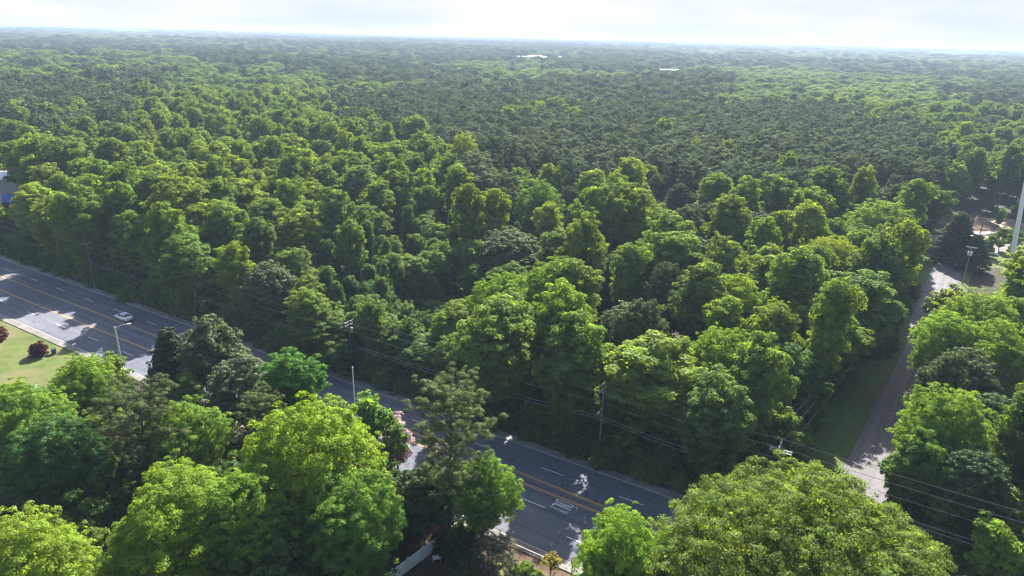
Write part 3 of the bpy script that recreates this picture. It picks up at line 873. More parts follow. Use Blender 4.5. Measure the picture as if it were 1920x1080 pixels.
# inside the dark gap: low vines only
for i in range(1100):
    px, py = rb.uniform(480, 1010), rb.uniform(420, 680)
    x, y = at(px, py, 2)
    if any(math.hypot(x - b_[1], y - b_[2]) < 2.8 for b_ in brush): continue
    if sn(x, y)[1] < -15 and species(x, y, 18) in '.V' and not in_poly(x, y, [at(520, 640), at(640, 640), at(650, 540), at(560, 540)]):
        brush.append((rb.choice(['shrub0', 'shrub1', 'shrub2', 'shrub3']), x, y, rb.uniform(0.8, 1.2)))
# the shaded yards south of the road
for i in range(1100):
    ss, n_ = rb.uniform(-75, 45), rb.uniform(18.5, 62)
    x, y = rd(ss, n_)
    if n_ < 24 and 4 < ss < 40: continue
    if (ss < -58 and n_ < 55) or (ss > 6 and n_ < 33) or not frame_frustum(x, y, -2) or y < 42: continue
    if in_poly(x, y, [at(640, 1130), at(700, 1030), at(850, 950), at(925, 950), at(950, 1130)]): continue
    if not free(x, y, 1.5 if rb.random() < 0.5 else 3): continue
    if any(math.hypot(x - b_[1], y - b_[2]) < 2.7 for b_ in brush): continue
    brush.append((rb.choice(['shrub0', 'shrub1', 'shrub3', 'young0', 'young1', 'young2']), x, y, rb.uniform(0.8, 1.2)))
brush.sort(key=lambda b_: math.hypot(b_[1], b_[2]))
UNDER = [b_ for b_ in brush if b_[0][0] == 's'][255:]
un_ = set(map(id, UNDER))
bl = {}
for k, x, y, sc in [b_ for b_ in brush if id(b_) not in un_]:
    s_, n_ = sn(x, y)
    if n_ > 16: zn, row = 'yards south of the main road', (n_ - 18) / 6
    elif side_dist(x, y) > -14 and n_ < -14: zn, row = ('east verge of the side road' if side_dist(x, y) > 0 else 'west verge of the side road'), (0 if abs(side_dist(x, y)) < 10 else 1)
    elif n_ < -16: zn, row = 'floor of the forest gap', (-n_ - 16) / 12
    else: zn, row = 'far edge of the main road', (-n_ - 5.5) / 3
    bl.setdefault((k[:5] == 'young', zn, int(row) + 1), []).append((k, x, y, sc))
def nth(k):
    return '%d%s' % (k, 'th' if 10 < k % 100 < 14 else {1: 'st', 2: 'nd', 3: 'rd'}.get(k % 10, 'th'))
for (yg, zn, row), L_ in bl.items():
    L_.sort(key=lambda b_: proj(b_[1], b_[2], 2)[0])
    for q, (k, x, y, sc) in enumerate(L_):
        ti = tint_of('V' if rb.random() < 0.6 else 'G', rb)
        if yg:
            plant(k, 'broadleaf_tree', x, y, sc, rb.uniform(0, 6), ti, 'small understorey tree, %s from the left, %s row, %s' % (nth(q + 1), nth(row), zn), 'tree', 'small trees, ' + zn)
        else:
            plant(k, 'shrub', x, y, sc, rb.uniform(0, 6), ti, 'leafy brush mound, %s from the left, %s row, %s' % (nth(q + 1), nth(row), zn), 'shrub', 'brush mounds, ' + zn)

# the forest itself
rf = random.Random(11)
SP = {'L': 10.0, 'G': 10.0, 'O': 11.0, 'P': 6.1, 'V': 5.4}
W0 = {'L': 9.0, 'G': 9.0, 'O': 12.0, 'P': 5.9, 'V': 6.5}
forest = []
NEAR = 470.0
cands = []
for _ in range(52000):
    y = math.sqrt(rf.random()) * NEAR
    x = rf.uniform(-1, 1) * (0.80 * y + 18)
    if y < 55: continue
    cands.append((x, y))
cands.sort(key=lambda p: 0)
for x, y in cands:
    if is_open(x, y): continue
    ch = species(x, y)
    if ch == '.': continue
    if ch == 'G' and rf.random() < 0.10: ch = 'O'
    if ch == 'L' and rf.random() < 0.16: ch = 'G'
    if ch == 'P' and rf.random() < (0.03 if y < 330 else 0.07): ch = 'L'
    r = SP[ch] * rf.uniform(0.72, 1.3)
    q_ = proj(x, y, 19)
    if q_[0] < 54 and 296 < q_[1] < 412: continue
    if q_[0] > 1738 and 368 < q_[1] < 500: continue
    if not free(x, y, r): continue
    occupy(x, y, r)
    forest.append((math.hypot(x, y), ch, x, y, r))
forest.sort()
cnt = {'broad': 0, 'pine': 0, 'oak': 0, 'vine': 0}
far_pts = []      # (key, x, y, sc, zs, rot, tint)
def zone_words(x, y):
    s_, n_ = sn(x, y)
    if side_dist(x, y) > 0: return 'woods east of side road', (side_dist(x, y) - 8) / 9
    if s_ < -20: return 'left forest block', (-n_ - 9) / 9
    return 'right forest block', (-n_ - 9) / 9
ADJ = {'L': 'lime broadleaf tree', 'G': 'green broadleaf tree', 'O': 'olive domed oak', 'P': 'dark slender pine', 'V': 'vine covered tree'}
def nth(k):
    return '%d%s' % (k, 'th' if 10 < k % 100 < 14 else {1: 'st', 2: 'nd', 3: 'rd'}.get(k % 10, 'th'))
pick_ = []
for d, ch, x, y, r in forest:
    s_, n_ = sn(x, y)
    edge = n_ > -19 or -17 < side_dist(x, y) < -8
    h = {'L': rf.uniform(18, 26), 'G': rf.uniform(16, 25), 'O': rf.uniform(13, 20), 'P': rf.uniform(20.5, 24), 'V': rf.uniform(9, 15)}[ch]
    if n_ > -16: h *= 0.92
    if ch == 'V' and rf.random() < 0.6:
        ch = 'G'; r *= rf.uniform(1.1, 1.7); h = rf.uniform(8, 15)
    if ch in 'LG': kind, key, nm = 'broad', ('edge%d' % rf.randrange(2) if edge else 'broad%d' % rf.randrange(5)), 'broadleaf_tree'
    elif ch == 'O': kind, key, nm = 'oak', 'oak%d' % rf.randrange(3), 'oak_tree'
    elif ch == 'P': kind, key, nm = 'pine', 'pine%d' % rf.randrange(4), 'pine_tree'
    else: kind, key, nm = 'vine', 'vine%d' % rf.randrange(3), 'vine_covered_tree'
    sc = r / W0[ch] * rf.uniform(0.95, 1.18)
    zs = h / PROTO[key][1]
    rot = rf.uniform(0, 6.28)
    ti = tint_of(ch, rf)
    if cnt[kind] < {'broad': 215, 'pine': 285, 'oak': 270, 'vine': 250}[kind]:
        cnt[kind] += 1
        pick_.append((nm, key, x, y, sc, rot, ti, zs, ch, h))
    else:
        far_pts.append((key, x, y, sc, zs, rot, ti))
rows = {}
for p in pick_:
    zw, row = zone_words(p[2], p[3])
    rows.setdefault((p[8], zw, int(max(0, row)) + 1), []).append(p)
for (ch, zw, row), L_ in rows.items():
    L_.sort(key=lambda p: proj(p[2], p[3], p[9])[0])
    for k, (nm, key, x, y, sc, rot, ti, zs, _c, _h) in enumerate(L_):
        plant(key, nm, x, y, sc, rot, ti, '%s, %s from the left, %s row of the %s' % (ADJ[ch], nth(k + 1), nth(row), zw), 'tree', ADJ[ch].replace('tree', 'trees').replace('oak', 'oaks').replace('pine', 'pines') + ' of the ' + zw, zs=zs)
print('near forest', len(forest), cnt, 'brush', len(brush))

# far woods: ever wider spacing, broader crowns, in stands
rg = np.random.default_rng(21)
def fnoise(x, y, s, sd=0):
    v = 0
    for k in range(4):
        a = 1.7 * k + sd
        f = (1.9 ** k) / s
        v = v + np.sin((x * math.cos(a) + y * math.sin(a)) * f + 5.1 * k + sd) * np.cos((x * math.sin(a * 1.3 + 1) - y * math.cos(a * 1.3 + 1)) * f * 1.23 + 2.3 * k) / (1.45 ** k)
    return v
patch = lambda x, y: float(fnoise(x, y * 0.6, 60, 9.0))
OPEN_FAR = [(at(1040, 107, 14), 52, 40), (at(995, 105, 14), 62, 40), (at(1255, 131, 13), 30, 30)]
SW = {'L': 'LLLLLG', 'G': 'GGGLLLO', 'O': 'OOGL', 'P': 'PPPPPPGOL', 'V': 'G', '.': 'G'}
bands = [(470, 700, 8.4), (700, 1000, 10.2), (1000, 1500, 12.5), (1500, 2200, 16), (2200, 3200, 20), (3200, 4600, 26), (4600, 6600, 34)]
ra = random.Random(3)
for b0, b1, sp in bands:
    xs = np.arange(-0.8 * b1 - 20, 0.8 * b1 + 20, sp); ys = np.arange(b0 * 0.75, b1, sp)
    gx, gy = np.meshgrid(xs, ys)
    gx = gx + rg.uniform(-0.42, 0.42, gx.shape) * sp; gy = gy + rg.uniform(-0.42, 0.42, gy.shape) * sp
    d = np.hypot(gx, gy)
    k = (d >= b0) & (d < b1) & (np.abs(gx) < 0.8 * gy + 20)
    if b0 == 470: k = (gy > NEAR - 3) & (d < b1) & (np.abs(gx) < 0.8 * gy + 20)
    gx, gy = gx[k], gy[k]
    stand = fnoise(gx, gy, 190, 1.0); hh = fnoise(gx, gy, 400, 4.0)
    for x, y, st, hv in zip(gx.tolist(), gy.tolist(), stand.tolist(), hh.tolist()):
        if any(abs(x - c[0]) < a and -b * 5.5 < y - c[1] < b for c, a, b in OPEN_FAR): continue
        if y < 1250:
            ch = ra.choice(SW[species(x, y, 18)])
            pn_ = patch(x, y)
            if ch == 'P' and pn_ > 0.35: ch = ra.choice('GLLLO')
            elif ch != 'P' and pn_ < -1.0: ch = 'P'
        elif st > 0.45: ch = ra.choice('PPPPPO')
        elif st < -0.6: ch = ra.choice('LLLG')
        else: ch = ra.choice('GGGOLGLP')
        if ch != 'P' and ra.random() < 0.5: continue
        if ch == 'P': key, H0, w0 = 'pine%d' % ra.randrange(4), 21.0, 3.5
        elif ch == 'O': key, H0, w0 = 'oak%d' % ra.randrange(3), 16.0, 6.4
        else: key, H0, w0 = 'broad%d' % ra.randrange(5), 18.5, 4.9
        sc = max(0.85, (1.05 if ch != 'P' else 0.62) * sp / w0) * ra.uniform(0.7, 1.35)
        zs = (H0 + (2.0 if ch == 'P' else 0) + 2.6 * hv + ra.uniform(-4, 3.5)) / PROTO[key][1]
        far_pts.append((key, x, y, sc, max(0.45, zs), ra.uniform(0, 6.28), tint_of(ch, ra)))
print('far trees', len(far_pts))

def scatter(name, pts, label):
    """ONE object of countless trees: geometry nodes put the tree meshes already standing in the scene on its points"""
    keys = sorted({p[0] for p in pts})
    ki = {k: i for i, k in enumerate(keys)}
    me = bpy.data.meshes.new(name)
    n = len(pts)
    me.vertices.add(n)
    co = np.zeros((n, 3), np.float32)
    co[:, 0] = [p[1] for p in pts]; co[:, 1] = [p[2] for p in pts]
    me.vertices.foreach_set('co', co.reshape(-1))
    a = me.attributes.new('pick', 'INT', 'POINT'); a.data.foreach_set('value', np.array([ki[p[0]] for p in pts], np.int32))
    a = me.attributes.new('size', 'FLOAT_VECTOR', 'POINT'); a.data.foreach_set('vector', np.array([(p[3], p[3], p[4]) for p in pts], np.float32).reshape(-1))
    a = me.attributes.new('turn', 'FLOAT_VECTOR', 'POINT'); a.data.foreach_set('vector', np.array([(0, 0, p[5]) for p in pts], np.float32).reshape(-1))
    a = me.attributes.new('tint', 'FLOAT_VECTOR', 'POINT'); a.data.foreach_set('vector', np.array([p[6] for p in pts], np.float32).reshape(-1))
    ob = link(name, me)
    tag(ob, label, 'trees', kind='stuff')
    ng = bpy.data.node_groups.new('scatter trees', 'GeometryNodeTree')
    ng.interface.new_socket('Geometry', in_out='INPUT', socket_type='NodeSocketGeometry')
    ng.interface.new_socket('Geometry', in_out='OUTPUT', socket_type='NodeSocketGeometry')
    N = ng.nodes.new; K = ng.links.new
    gi, go = N('NodeGroupInput'), N('NodeGroupOutput')
    m2p = N('GeometryNodeMeshToPoints'); K(gi.outputs[0], m2p.inputs['Mesh'])
    join = N('GeometryNodeJoinGeometry')
    def attr(nm, ty):
        q = N('GeometryNodeInputNamedAttribute'); q.data_type = ty; q.inputs['Name'].default_value = nm
        return q.outputs['Attribute']
    pick, size, turn = attr('pick', 'INT'), attr('size', 'FLOAT_VECTOR'), attr('turn', 'FLOAT_VECTOR')
    for k in keys:
        src = SOURCE[k]
        jj = N('GeometryNodeJoinGeometry')
        for o in src:
            oi = N('GeometryNodeObjectInfo'); oi.transform_space = 'ORIGINAL'; oi.inputs['Object'].default_value = o
            K(oi.outputs['Geometry'], jj.inputs[0])
        cp = N('FunctionNodeCompare'); cp.data_type = 'INT'; cp.operation = 'EQUAL'
        K(pick, cp.inputs[2]); cp.inputs[3].default_value = ki[k]
        ip = N('GeometryNodeInstanceOnPoints')
        K(m2p.outputs[0], ip.inputs['Points']); K(cp.outputs[0], ip.inputs['Selection']); K(jj.outputs[0], ip.inputs['Instance'])
        K(turn, ip.inputs['Rotation']); K(size, ip.inputs['Scale'])
        K(ip.outputs[0], join.inputs[0])
    K(join.outputs[0], go.inputs[0])
    md = ob.modifiers.new('scatter', 'NODES'); md.node_group = ng
    return ob
SOURCE = {}
_mesh_user = {}
for o in C.objects:
    if o.type == 'MESH': _mesh_user.setdefault(o.data.name, o)
for k, (parts, H) in PROTO.items():
    SOURCE[k] = [_mesh_user[me.name] for pn, me in parts if me.name in _mesh_user]
scatter('distant_woodland', far_pts, 'endless mixed forest of pines and broadleaf trees reaching to the horizon')

scatter('undergrowth', [(k, x, y, sc, sc, rb.uniform(0, 6), tint_of('V', rb)) for k, x, y, sc in UNDER], 'low tangled undergrowth on the shaded forest floor and along the farther road edge')
# the last woods before the horizon: a lumpy canopy sheet
def canopy(r0, r1, name):
    A0, A1 = R_(46), R_(134)
    na = 420
    rs_ = np.geomspace(r0, r1, 150)
    an = np.linspace(A0, A1, na)
    rr, aa = np.meshgrid(rs_, an, indexing='ij')
    x, y = rr * np.cos(aa), rr * np.sin(aa)
    z = 15 + 16 * np.clip((rr - 12000) / 18000, 0, 1) + 3.5 * fnoise(x, y, 300, 2) + 3 * rg.uniform(-1, 1, x.shape) + 9 * np.maximum(0, fnoise(x, y, 1500, 7) - 0.3)
    v = np.stack([x, y, z], -1).reshape(-1, 3)
    f = []
    for i in range(len(rs_) - 1):
        b = i * na
        f += [(b + j, b + j + 1, b + na + j + 1, b + na + j) for j in range(na - 1)]
    mb = MB(); mb.v = v.tolist(); mb.f = f
    return mb.build(name, M['canopy'])
M['canopy'] = noise_mat('far canopy', (0.03, 0.05, 0.02), (0.06, 0.09, 0.03), 0.03, 1.0, 8, (0.03, 0.042, 0.022), 0.004, 0.4, 0.6)
tag(canopy(6300, 36000, 'horizon_woodland'), 'farthest woodland fading to blue at the horizon', 'trees', kind='stuff')

# ------------------------------------------------------------------ haze
hz = MB().box((0, 0, 32.4), (76200, 76200, 67.2)).build('haze', None)
tag(hz, kind='stuff')
hm = bpy.data.materials.new('haze'); hm.use_nodes = True
hn = hm.node_tree; hn.nodes.clear()
pv = hn.nodes.new('ShaderNodeVolumePrincipled')
pv.inputs['Color'].default_value = (0.38, 0.49, 0.66, 1)
pv.inputs['Density'].default_value = 1.9e-4
pv.inputs['Anisotropy'].default_value = 0.2
ho = hn.nodes.new('ShaderNodeOutputMaterial')
hn.links.new(pv.outputs[0], ho.inputs['Volume'])
hz.data.materials.append(hm)

# ------------------------------------------------------------------ plain materials for built things
def plain(name, c, rough=0.6, metal=0.0, spec=0.5, var=0.12, scale=3.0):
    return noise_mat(name, tuple(v * (1 - var) for v in c), tuple(min(1, v * (1 + var)) for v in c), scale, rough, 4, spec=spec, metal=metal)
M['wood'] = plain('weathered pole wood', (0.20, 0.145, 0.105), 0.9, var=0.3, scale=5)
M['greywood'] = plain('grey crossarm wood', (0.42, 0.40, 0.37), 0.85, var=0.2)
M['steel'] = plain('galvanised steel', (0.50, 0.52, 0.54), 0.45, 0.5)
M['palesteel'] = plain('pale painted steel', (0.66, 0.68, 0.70), 0.5)
M['transformer'] = plain('light grey transformer paint', (0.55, 0.57, 0.58), 0.5)
M['ceramic'] = plain('insulator ceramic', (0.45, 0.40, 0.36), 0.3)
M['wire'] = plain('weathered cable', (0.34, 0.32, 0.30), 0.7, 0.1)
M['lampglass'] = plain('lamp lens', (0.75, 0.76, 0.74), 0.25)
M['carpaint'] = plain('silver car paint', (0.74, 0.77, 0.82), 0.3, 0.15, var=0.03)
M['whitepaint'] = plain('white car paint', (0.78, 0.78, 0.78), 0.3, var=0.03)
M['glass'] = plain('dark window glass', (0.018, 0.022, 0.03), 0.08, var=0.1)
M['rubber'] = plain('tyre rubber', (0.02, 0.02, 0.022), 0.85)
M['rim'] = plain('alloy rim', (0.5, 0.5, 0.52), 0.35, 0.7)
M['redlens'] = plain('red tail lamp lens', (0.45, 0.02, 0.02), 0.25)
M['clearlens'] = plain('clear head lamp lens', (0.8, 0.82, 0.85), 0.15)
M['green'] = plain('green metal roofing', (0.05, 0.17, 0.11), 0.5, var=0.15)
M['darkroof'] = plain('dark asphalt shingles', (0.045, 0.045, 0.052), 0.9, var=0.3, scale=8)
M['siding'] = plain('pale house siding', (0.55, 0.52, 0.47), 0.8, var=0.08)
M['fence'] = plain('white vinyl fence', (0.70, 0.72, 0.76), 0.6, var=0.10, scale=0.8)
M['whitewall'] = plain('white painted metal wall', (0.72, 0.73, 0.75), 0.6, var=0.05)
M['whiteroof'] = plain('bright white roofing', (0.80, 0.80, 0.80), 0.6, var=0.04)
M['blue'] = plain('blue tarpaulin', (0.02, 0.13, 0.62), 0.5, var=0.15)
M['bin'] = plain('dark green plastic', (0.012, 0.045, 0.035), 0.5)
M['black'] = plain('black painted metal', (0.02, 0.02, 0.02), 0.5)
M['chain'] = plain('chain link wire', (0.30, 0.30, 0.30), 0.5, 0.6)
M['redsoil'] = noise_mat('red brown soil heap', (0.13, 0.075, 0.055), (0.21, 0.13, 0.095), 1.2, 1.0, 8, (0.09, 0.06, 0.05), 0.6, bump=0.4)
M['rubble'] = noise_mat('grey rubble', (0.20, 0.17, 0.15), (0.42, 0.38, 0.34), 2.2, 1.0, 8, bump=0.5)
M['door'] = plain('brown door', (0.16, 0.09, 0.05), 0.6)

def top_h(x, y, px, py):
    """height at which the plan point (x, y) shows at photo row py"""
    lo, hi = 0.0, 59.0
    for _ in range(40):
        m = (lo + hi) / 2
        if proj(x, y, m)[1] > py: lo = m
        else: hi = m
    return lo

# ------------------------------------------------------------------ utility poles and their lines
def cross(par, z, ang, ln=2.4, name='crossarm'):
    c = MB().box((0, 0, 0), (ln, 0.12, 0.14)).build(name, M['greywood'], par)
    c.location = (0, 0.17, z); 
    p = bpy.data.objects.new('crossarm_mount', None)
    bpy.data.objects.remove(p)
    c.rotation_euler = (0, 0, 0)
    for q in (-0.46, 0.0, 0.46) if ln > 2 else (-0.44, 0.44):
        i = MB().tube([(q * ln, 0, 0.07), (q * ln, 0, 0.17), (q * ln, 0, 0.30)], [0.03, 0.075, 0.05], 8).build('insulator', M['ceramic'], c)
    for sgn in (-1, 1):
        MB().tube([(sgn * ln * 0.32, 0.08, -0.05), (0, 0.02, -0.6)], 0.022, 5).build('brace', M['steel'], c)
    return c

def pole(x, y, h, ang, label, arms=((0.25, 2.4),), lamp=None, transformer=0, lean=(0, 0), mat_='wood', side_arms=()):
    t = thing('utility_pole', label, 'utility pole', (x, y, 0), ang, 'utility poles along the roads')
    MB().tube([(0, 0, -0.5), (lean[0] / 2, lean[1] / 2, h * 0.5), (lean[0], lean[1], h)], [0.17, 0.15, 0.115], 10).build('pole', M[mat_], t)
    for dz, ln in arms: cross(t, h - dz, ang, ln)
    for dz, ln in side_arms:
        c = cross(t, h - dz, ang, ln); c.rotation_euler = (0, 0, math.pi / 2); c.location = (0.17, 0, h - dz)
    if lamp:
        dz, ln, la = lamp
        d = Vector((math.cos(la), math.sin(la), 0))
        p = [Vector((0, 0, h - dz)) + d * (ln * k) + Vector((0, 0, 0.55 * math.sin(k * math.pi / 2))) for k in (0.03, 0.3, 0.65, 1.0)]
        a = MB().tube(p, 0.045, 8).build('lamp_arm', M['palesteel'], t)
        e = p[-1]
        MB().tube([e - d * 0.1, e + d * 0.2, e + d * 0.5, e + d * 0.72], [0.06, 0.14, 0.15, 0.05], 8).build('lamp_head', M['palesteel'], a)
        MB().tube([e + d * 0.3 - Vector((0, 0, 0.10)), e + d * 0.3 - Vector((0, 0, 0.2))], [0.12, 0.08], 8).build('lens', M['lampglass'], a)
    for k in range(transformer):
        c = MB().tube([(0.42 * math.cos(k * 2.1), 0.42 * math.sin(k * 2.1), h - 2.5), (0.42 * math.cos(k * 2.1), 0.42 * math.sin(k * 2.1), h - 1.6), (0.42 * math.cos(k * 2.1), 0.42 * math.sin(k * 2.1), h - 1.5)], [0.25, 0.25, 0.12], 12).build('transformer', M['transformer'], t)
        MB().tube([(0.42 * math.cos(k * 2.1), 0.42 * math.sin(k * 2.1), h - 1.52), (0.42 * math.cos(k * 2.1), 0.42 * math.sin(k * 2.1), h - 1.3)], [0.04, 0.03], 6).build('bushing', M['ceramic'], c)
    return t
def pole_at(px, py, n, **kw):
    """pole whose top shows at a pixel and whose foot stands on road line n"""
    lo, hi = 2.0, 25.0
    for _ in range(40):
        m = (lo + hi) / 2
        if sn(*at(px, py, m))[1] < n: lo = m
        else: hi = m
    x, y = at(px, py, lo)
    return x, y, lo
ACR = RA + math.pi / 2
poles = []
for (px, py, label, kw) in [
    (-190, 372, None, {}),
    (162, 457, 'utility pole with a single crossarm, leftmost, half hidden in the roadside trees', {}),
    (360, 512, 'utility pole top in the dark brush, second from the left behind the main road', {}),
    (655, 601, 'utility pole carrying a pale transformer among the vines, mid left', dict(transformer=1, arms=((0.25, 2.4), (0.9, 2.0)))),
    (1132, 729, 'brown wooden utility pole with a street lamp arm over the main road, centre right', dict(lamp=(3.3, 1.9, RA - 2.5 + 1.1 - ACR))),
    (1466, 832, 'utility pole with three crossarms just behind the huge spreading oak', dict(arms=((0.2, 2.4),), side_arms=((1.0, 2.8), (1.35, 2.8))))]:
    x, y, h = pole_at(px, py, -7.2)
    h = min(max(h, 10.2), 13.0)
    poles.append((x, y, h))
    if label: pole(x, y, h, ACR, label, **kw)
for k_, (q_, sc_, zs_, lb_) in enumerate(((poles[3], 1.0, 0.78, 'vine draped sapling hiding the foot of the transformer pole'), (poles[3], 0.9, 0.6, 'lower vine draped sapling left of the transformer pole'), (poles[4], 0.55, 0.5, 'small vine draped sapling at the foot of the street lamp pole'))):
    s_, n_ = sn(q_[0], q_[1])
    vx, vy = rd(s_ + (0.5, -2.6, 1.2)[k_], n_ + (1.9, 1.2, 1.6)[k_])
    plant('young%d' % k_, 'broadleaf_tree', vx, vy, sc_, k_ * 2.0, tint_of('V'), lb_, 'tree', zs=zs_)
x, y = rd(88, -7.2); poles.append((x, y, 11.5))
pole(x, y, 11.5, ACR, 'utility pole at the right end of the roadside line, hidden low in the trees')
def wire(a, b, sag, label, grp, rad=0.026, n=14):
    a, b = Vector(a), Vector(b)
    pts = [a.lerp(b, t / n) - Vector((0, 0, 4 * sag * (t / n) * (1 - t / n))) for t in range(n + 1)]
    o = MB().tube(pts, rad, 4, cap=False).build('power_line', M['wire'] if rad > 0.015 else M['rubber'])
    return tag(o, label, 'power line', grp)
cx, cy = math.cos(ACR), math.sin(ACR)
WN = ['from beyond the left edge to the leftmost pole', 'from the leftmost pole to the second pole', 'from the second pole to the transformer pole', 'from the transformer pole to the street lamp pole', 'from the street lamp pole to the three armed pole', 'from the three armed pole off to the right']
for i in range(len(poles) - 1):
    (x0, y0, h0), (x1, y1, h1) = poles[i], poles[i + 1]
    for nm, off, dz, rad, sg in (('far top wire', 1.1, 0.0, 0.028, 0.5), ('near top wire', -1.1, 0.0, 0.028, 0.5), ('middle wire', 0.0, 2.2, 0.026, 0.6),
                                 ('upper low cable', 0.0, 4.6, 0.035, 0.7), ('lower low cable', -0.12, 5.0, 0.035, 0.8)):
        wire((x0 + cx * off, y0 + cy * off, h0 + (0.05 if dz == 0 else -dz)), (x1 + cx * off, y1 + cy * off, h1 + (0.05 if dz == 0 else -dz)), sg, nm + ' ' + WN[i], 'roadside power lines', rad if i > 2 else max(0.016, rad * 0.6))
# side road line
sp_ = []
for (px, py, dist, label, kw) in [(1655, 580, -5.5, 'utility pole with one long crossarm in the dark beside the side road', dict(arms=((0.3, 3.0),))),
                              (1823, 462, None, 'utility pole with three pale transformers in front of the dark conifer', dict(arms=((0.25, 2.4),), transformer=3))]:
    h = 10.5
    x, y = at(px, py, h)
    ang = math.atan2(side_l[4][1] - side_l[1][1], side_l[4][0] - side_l[1][0]) + math.pi / 2
    pole(x, y, h, ang, label, **kw); sp_.append((x, y, h, ang))
for (x0, y0, h0), (x1, y1, h1), nm in ((poles[5], sp_[0][:3], 'from the three armed pole to the dark side road pole'), (sp_[0][:3], sp_[1][:3], 'from the dark side road pole to the conifer pole')):
    for k, off in enumerate((-1.1, 0.0, 1.1)):
        a_ = sp_[0][3]
        wire((x0 + math.cos(a_) * off, y0 + math.sin(a_) * off, h0 + 0.05), (x1 + math.cos(a_) * off, y1 + math.sin(a_) * off, h1 + 0.05), 0.6, ('left wire ', 'middle wire ', 'right wire ')[k] + nm, 'side road power lines', 0.013)
x, y = at(1833, 455, 0); h = top_h(x, y, 1838, 406)
pole(x, y, min(h, 13), 0.4, 'bare brown wooden pole in the yard right of the dark conifer', arms=())
x, y, h = pole_at(215, 613, 16.9)
pole(x, y, h, ACR, 'grey street light pole at the near kerb beside the lawn', arms=(), lamp=(0.25, 1.9, RA - ACR + 0.9), mat_='greywood')
x, y, h = pole_at(661, 690, 16.9)
t = thing('street_light_pole', 'thin pale pole at the near kerb, between the round green tree and the tall pine', 'light pole', (x, y, 0), 0)
MB().tube([(0, 0, -0.3), (0, 0, h)], [0.13, 0.07], 8).build('pole', M['palesteel'], t)
MB().tube([(0, 0, h - 0.02), (0, 0, h + 0.05), (0, 0.0, h + 0.2)], [0.07, 0.12, 0.05], 8).build('lamp_head', M['palesteel'], t)
x, y = at(1903, 500, 11)
t = thing('mast', 'tall white slightly tilted steel mast at the right edge behind the lime trees', 'mast', (x, y, 0), 0)
MB().tube([(0, 0, -0.5), (-3.4, 0, 34)], [0.58, 0.4], 16, True).build('shaft', M['whiteroof'], t)
MB().tube([(0, 0, 0), (0, 0, 0.3)], [1.3, 1.3], 16).build('base_plate', M['steel'], t)

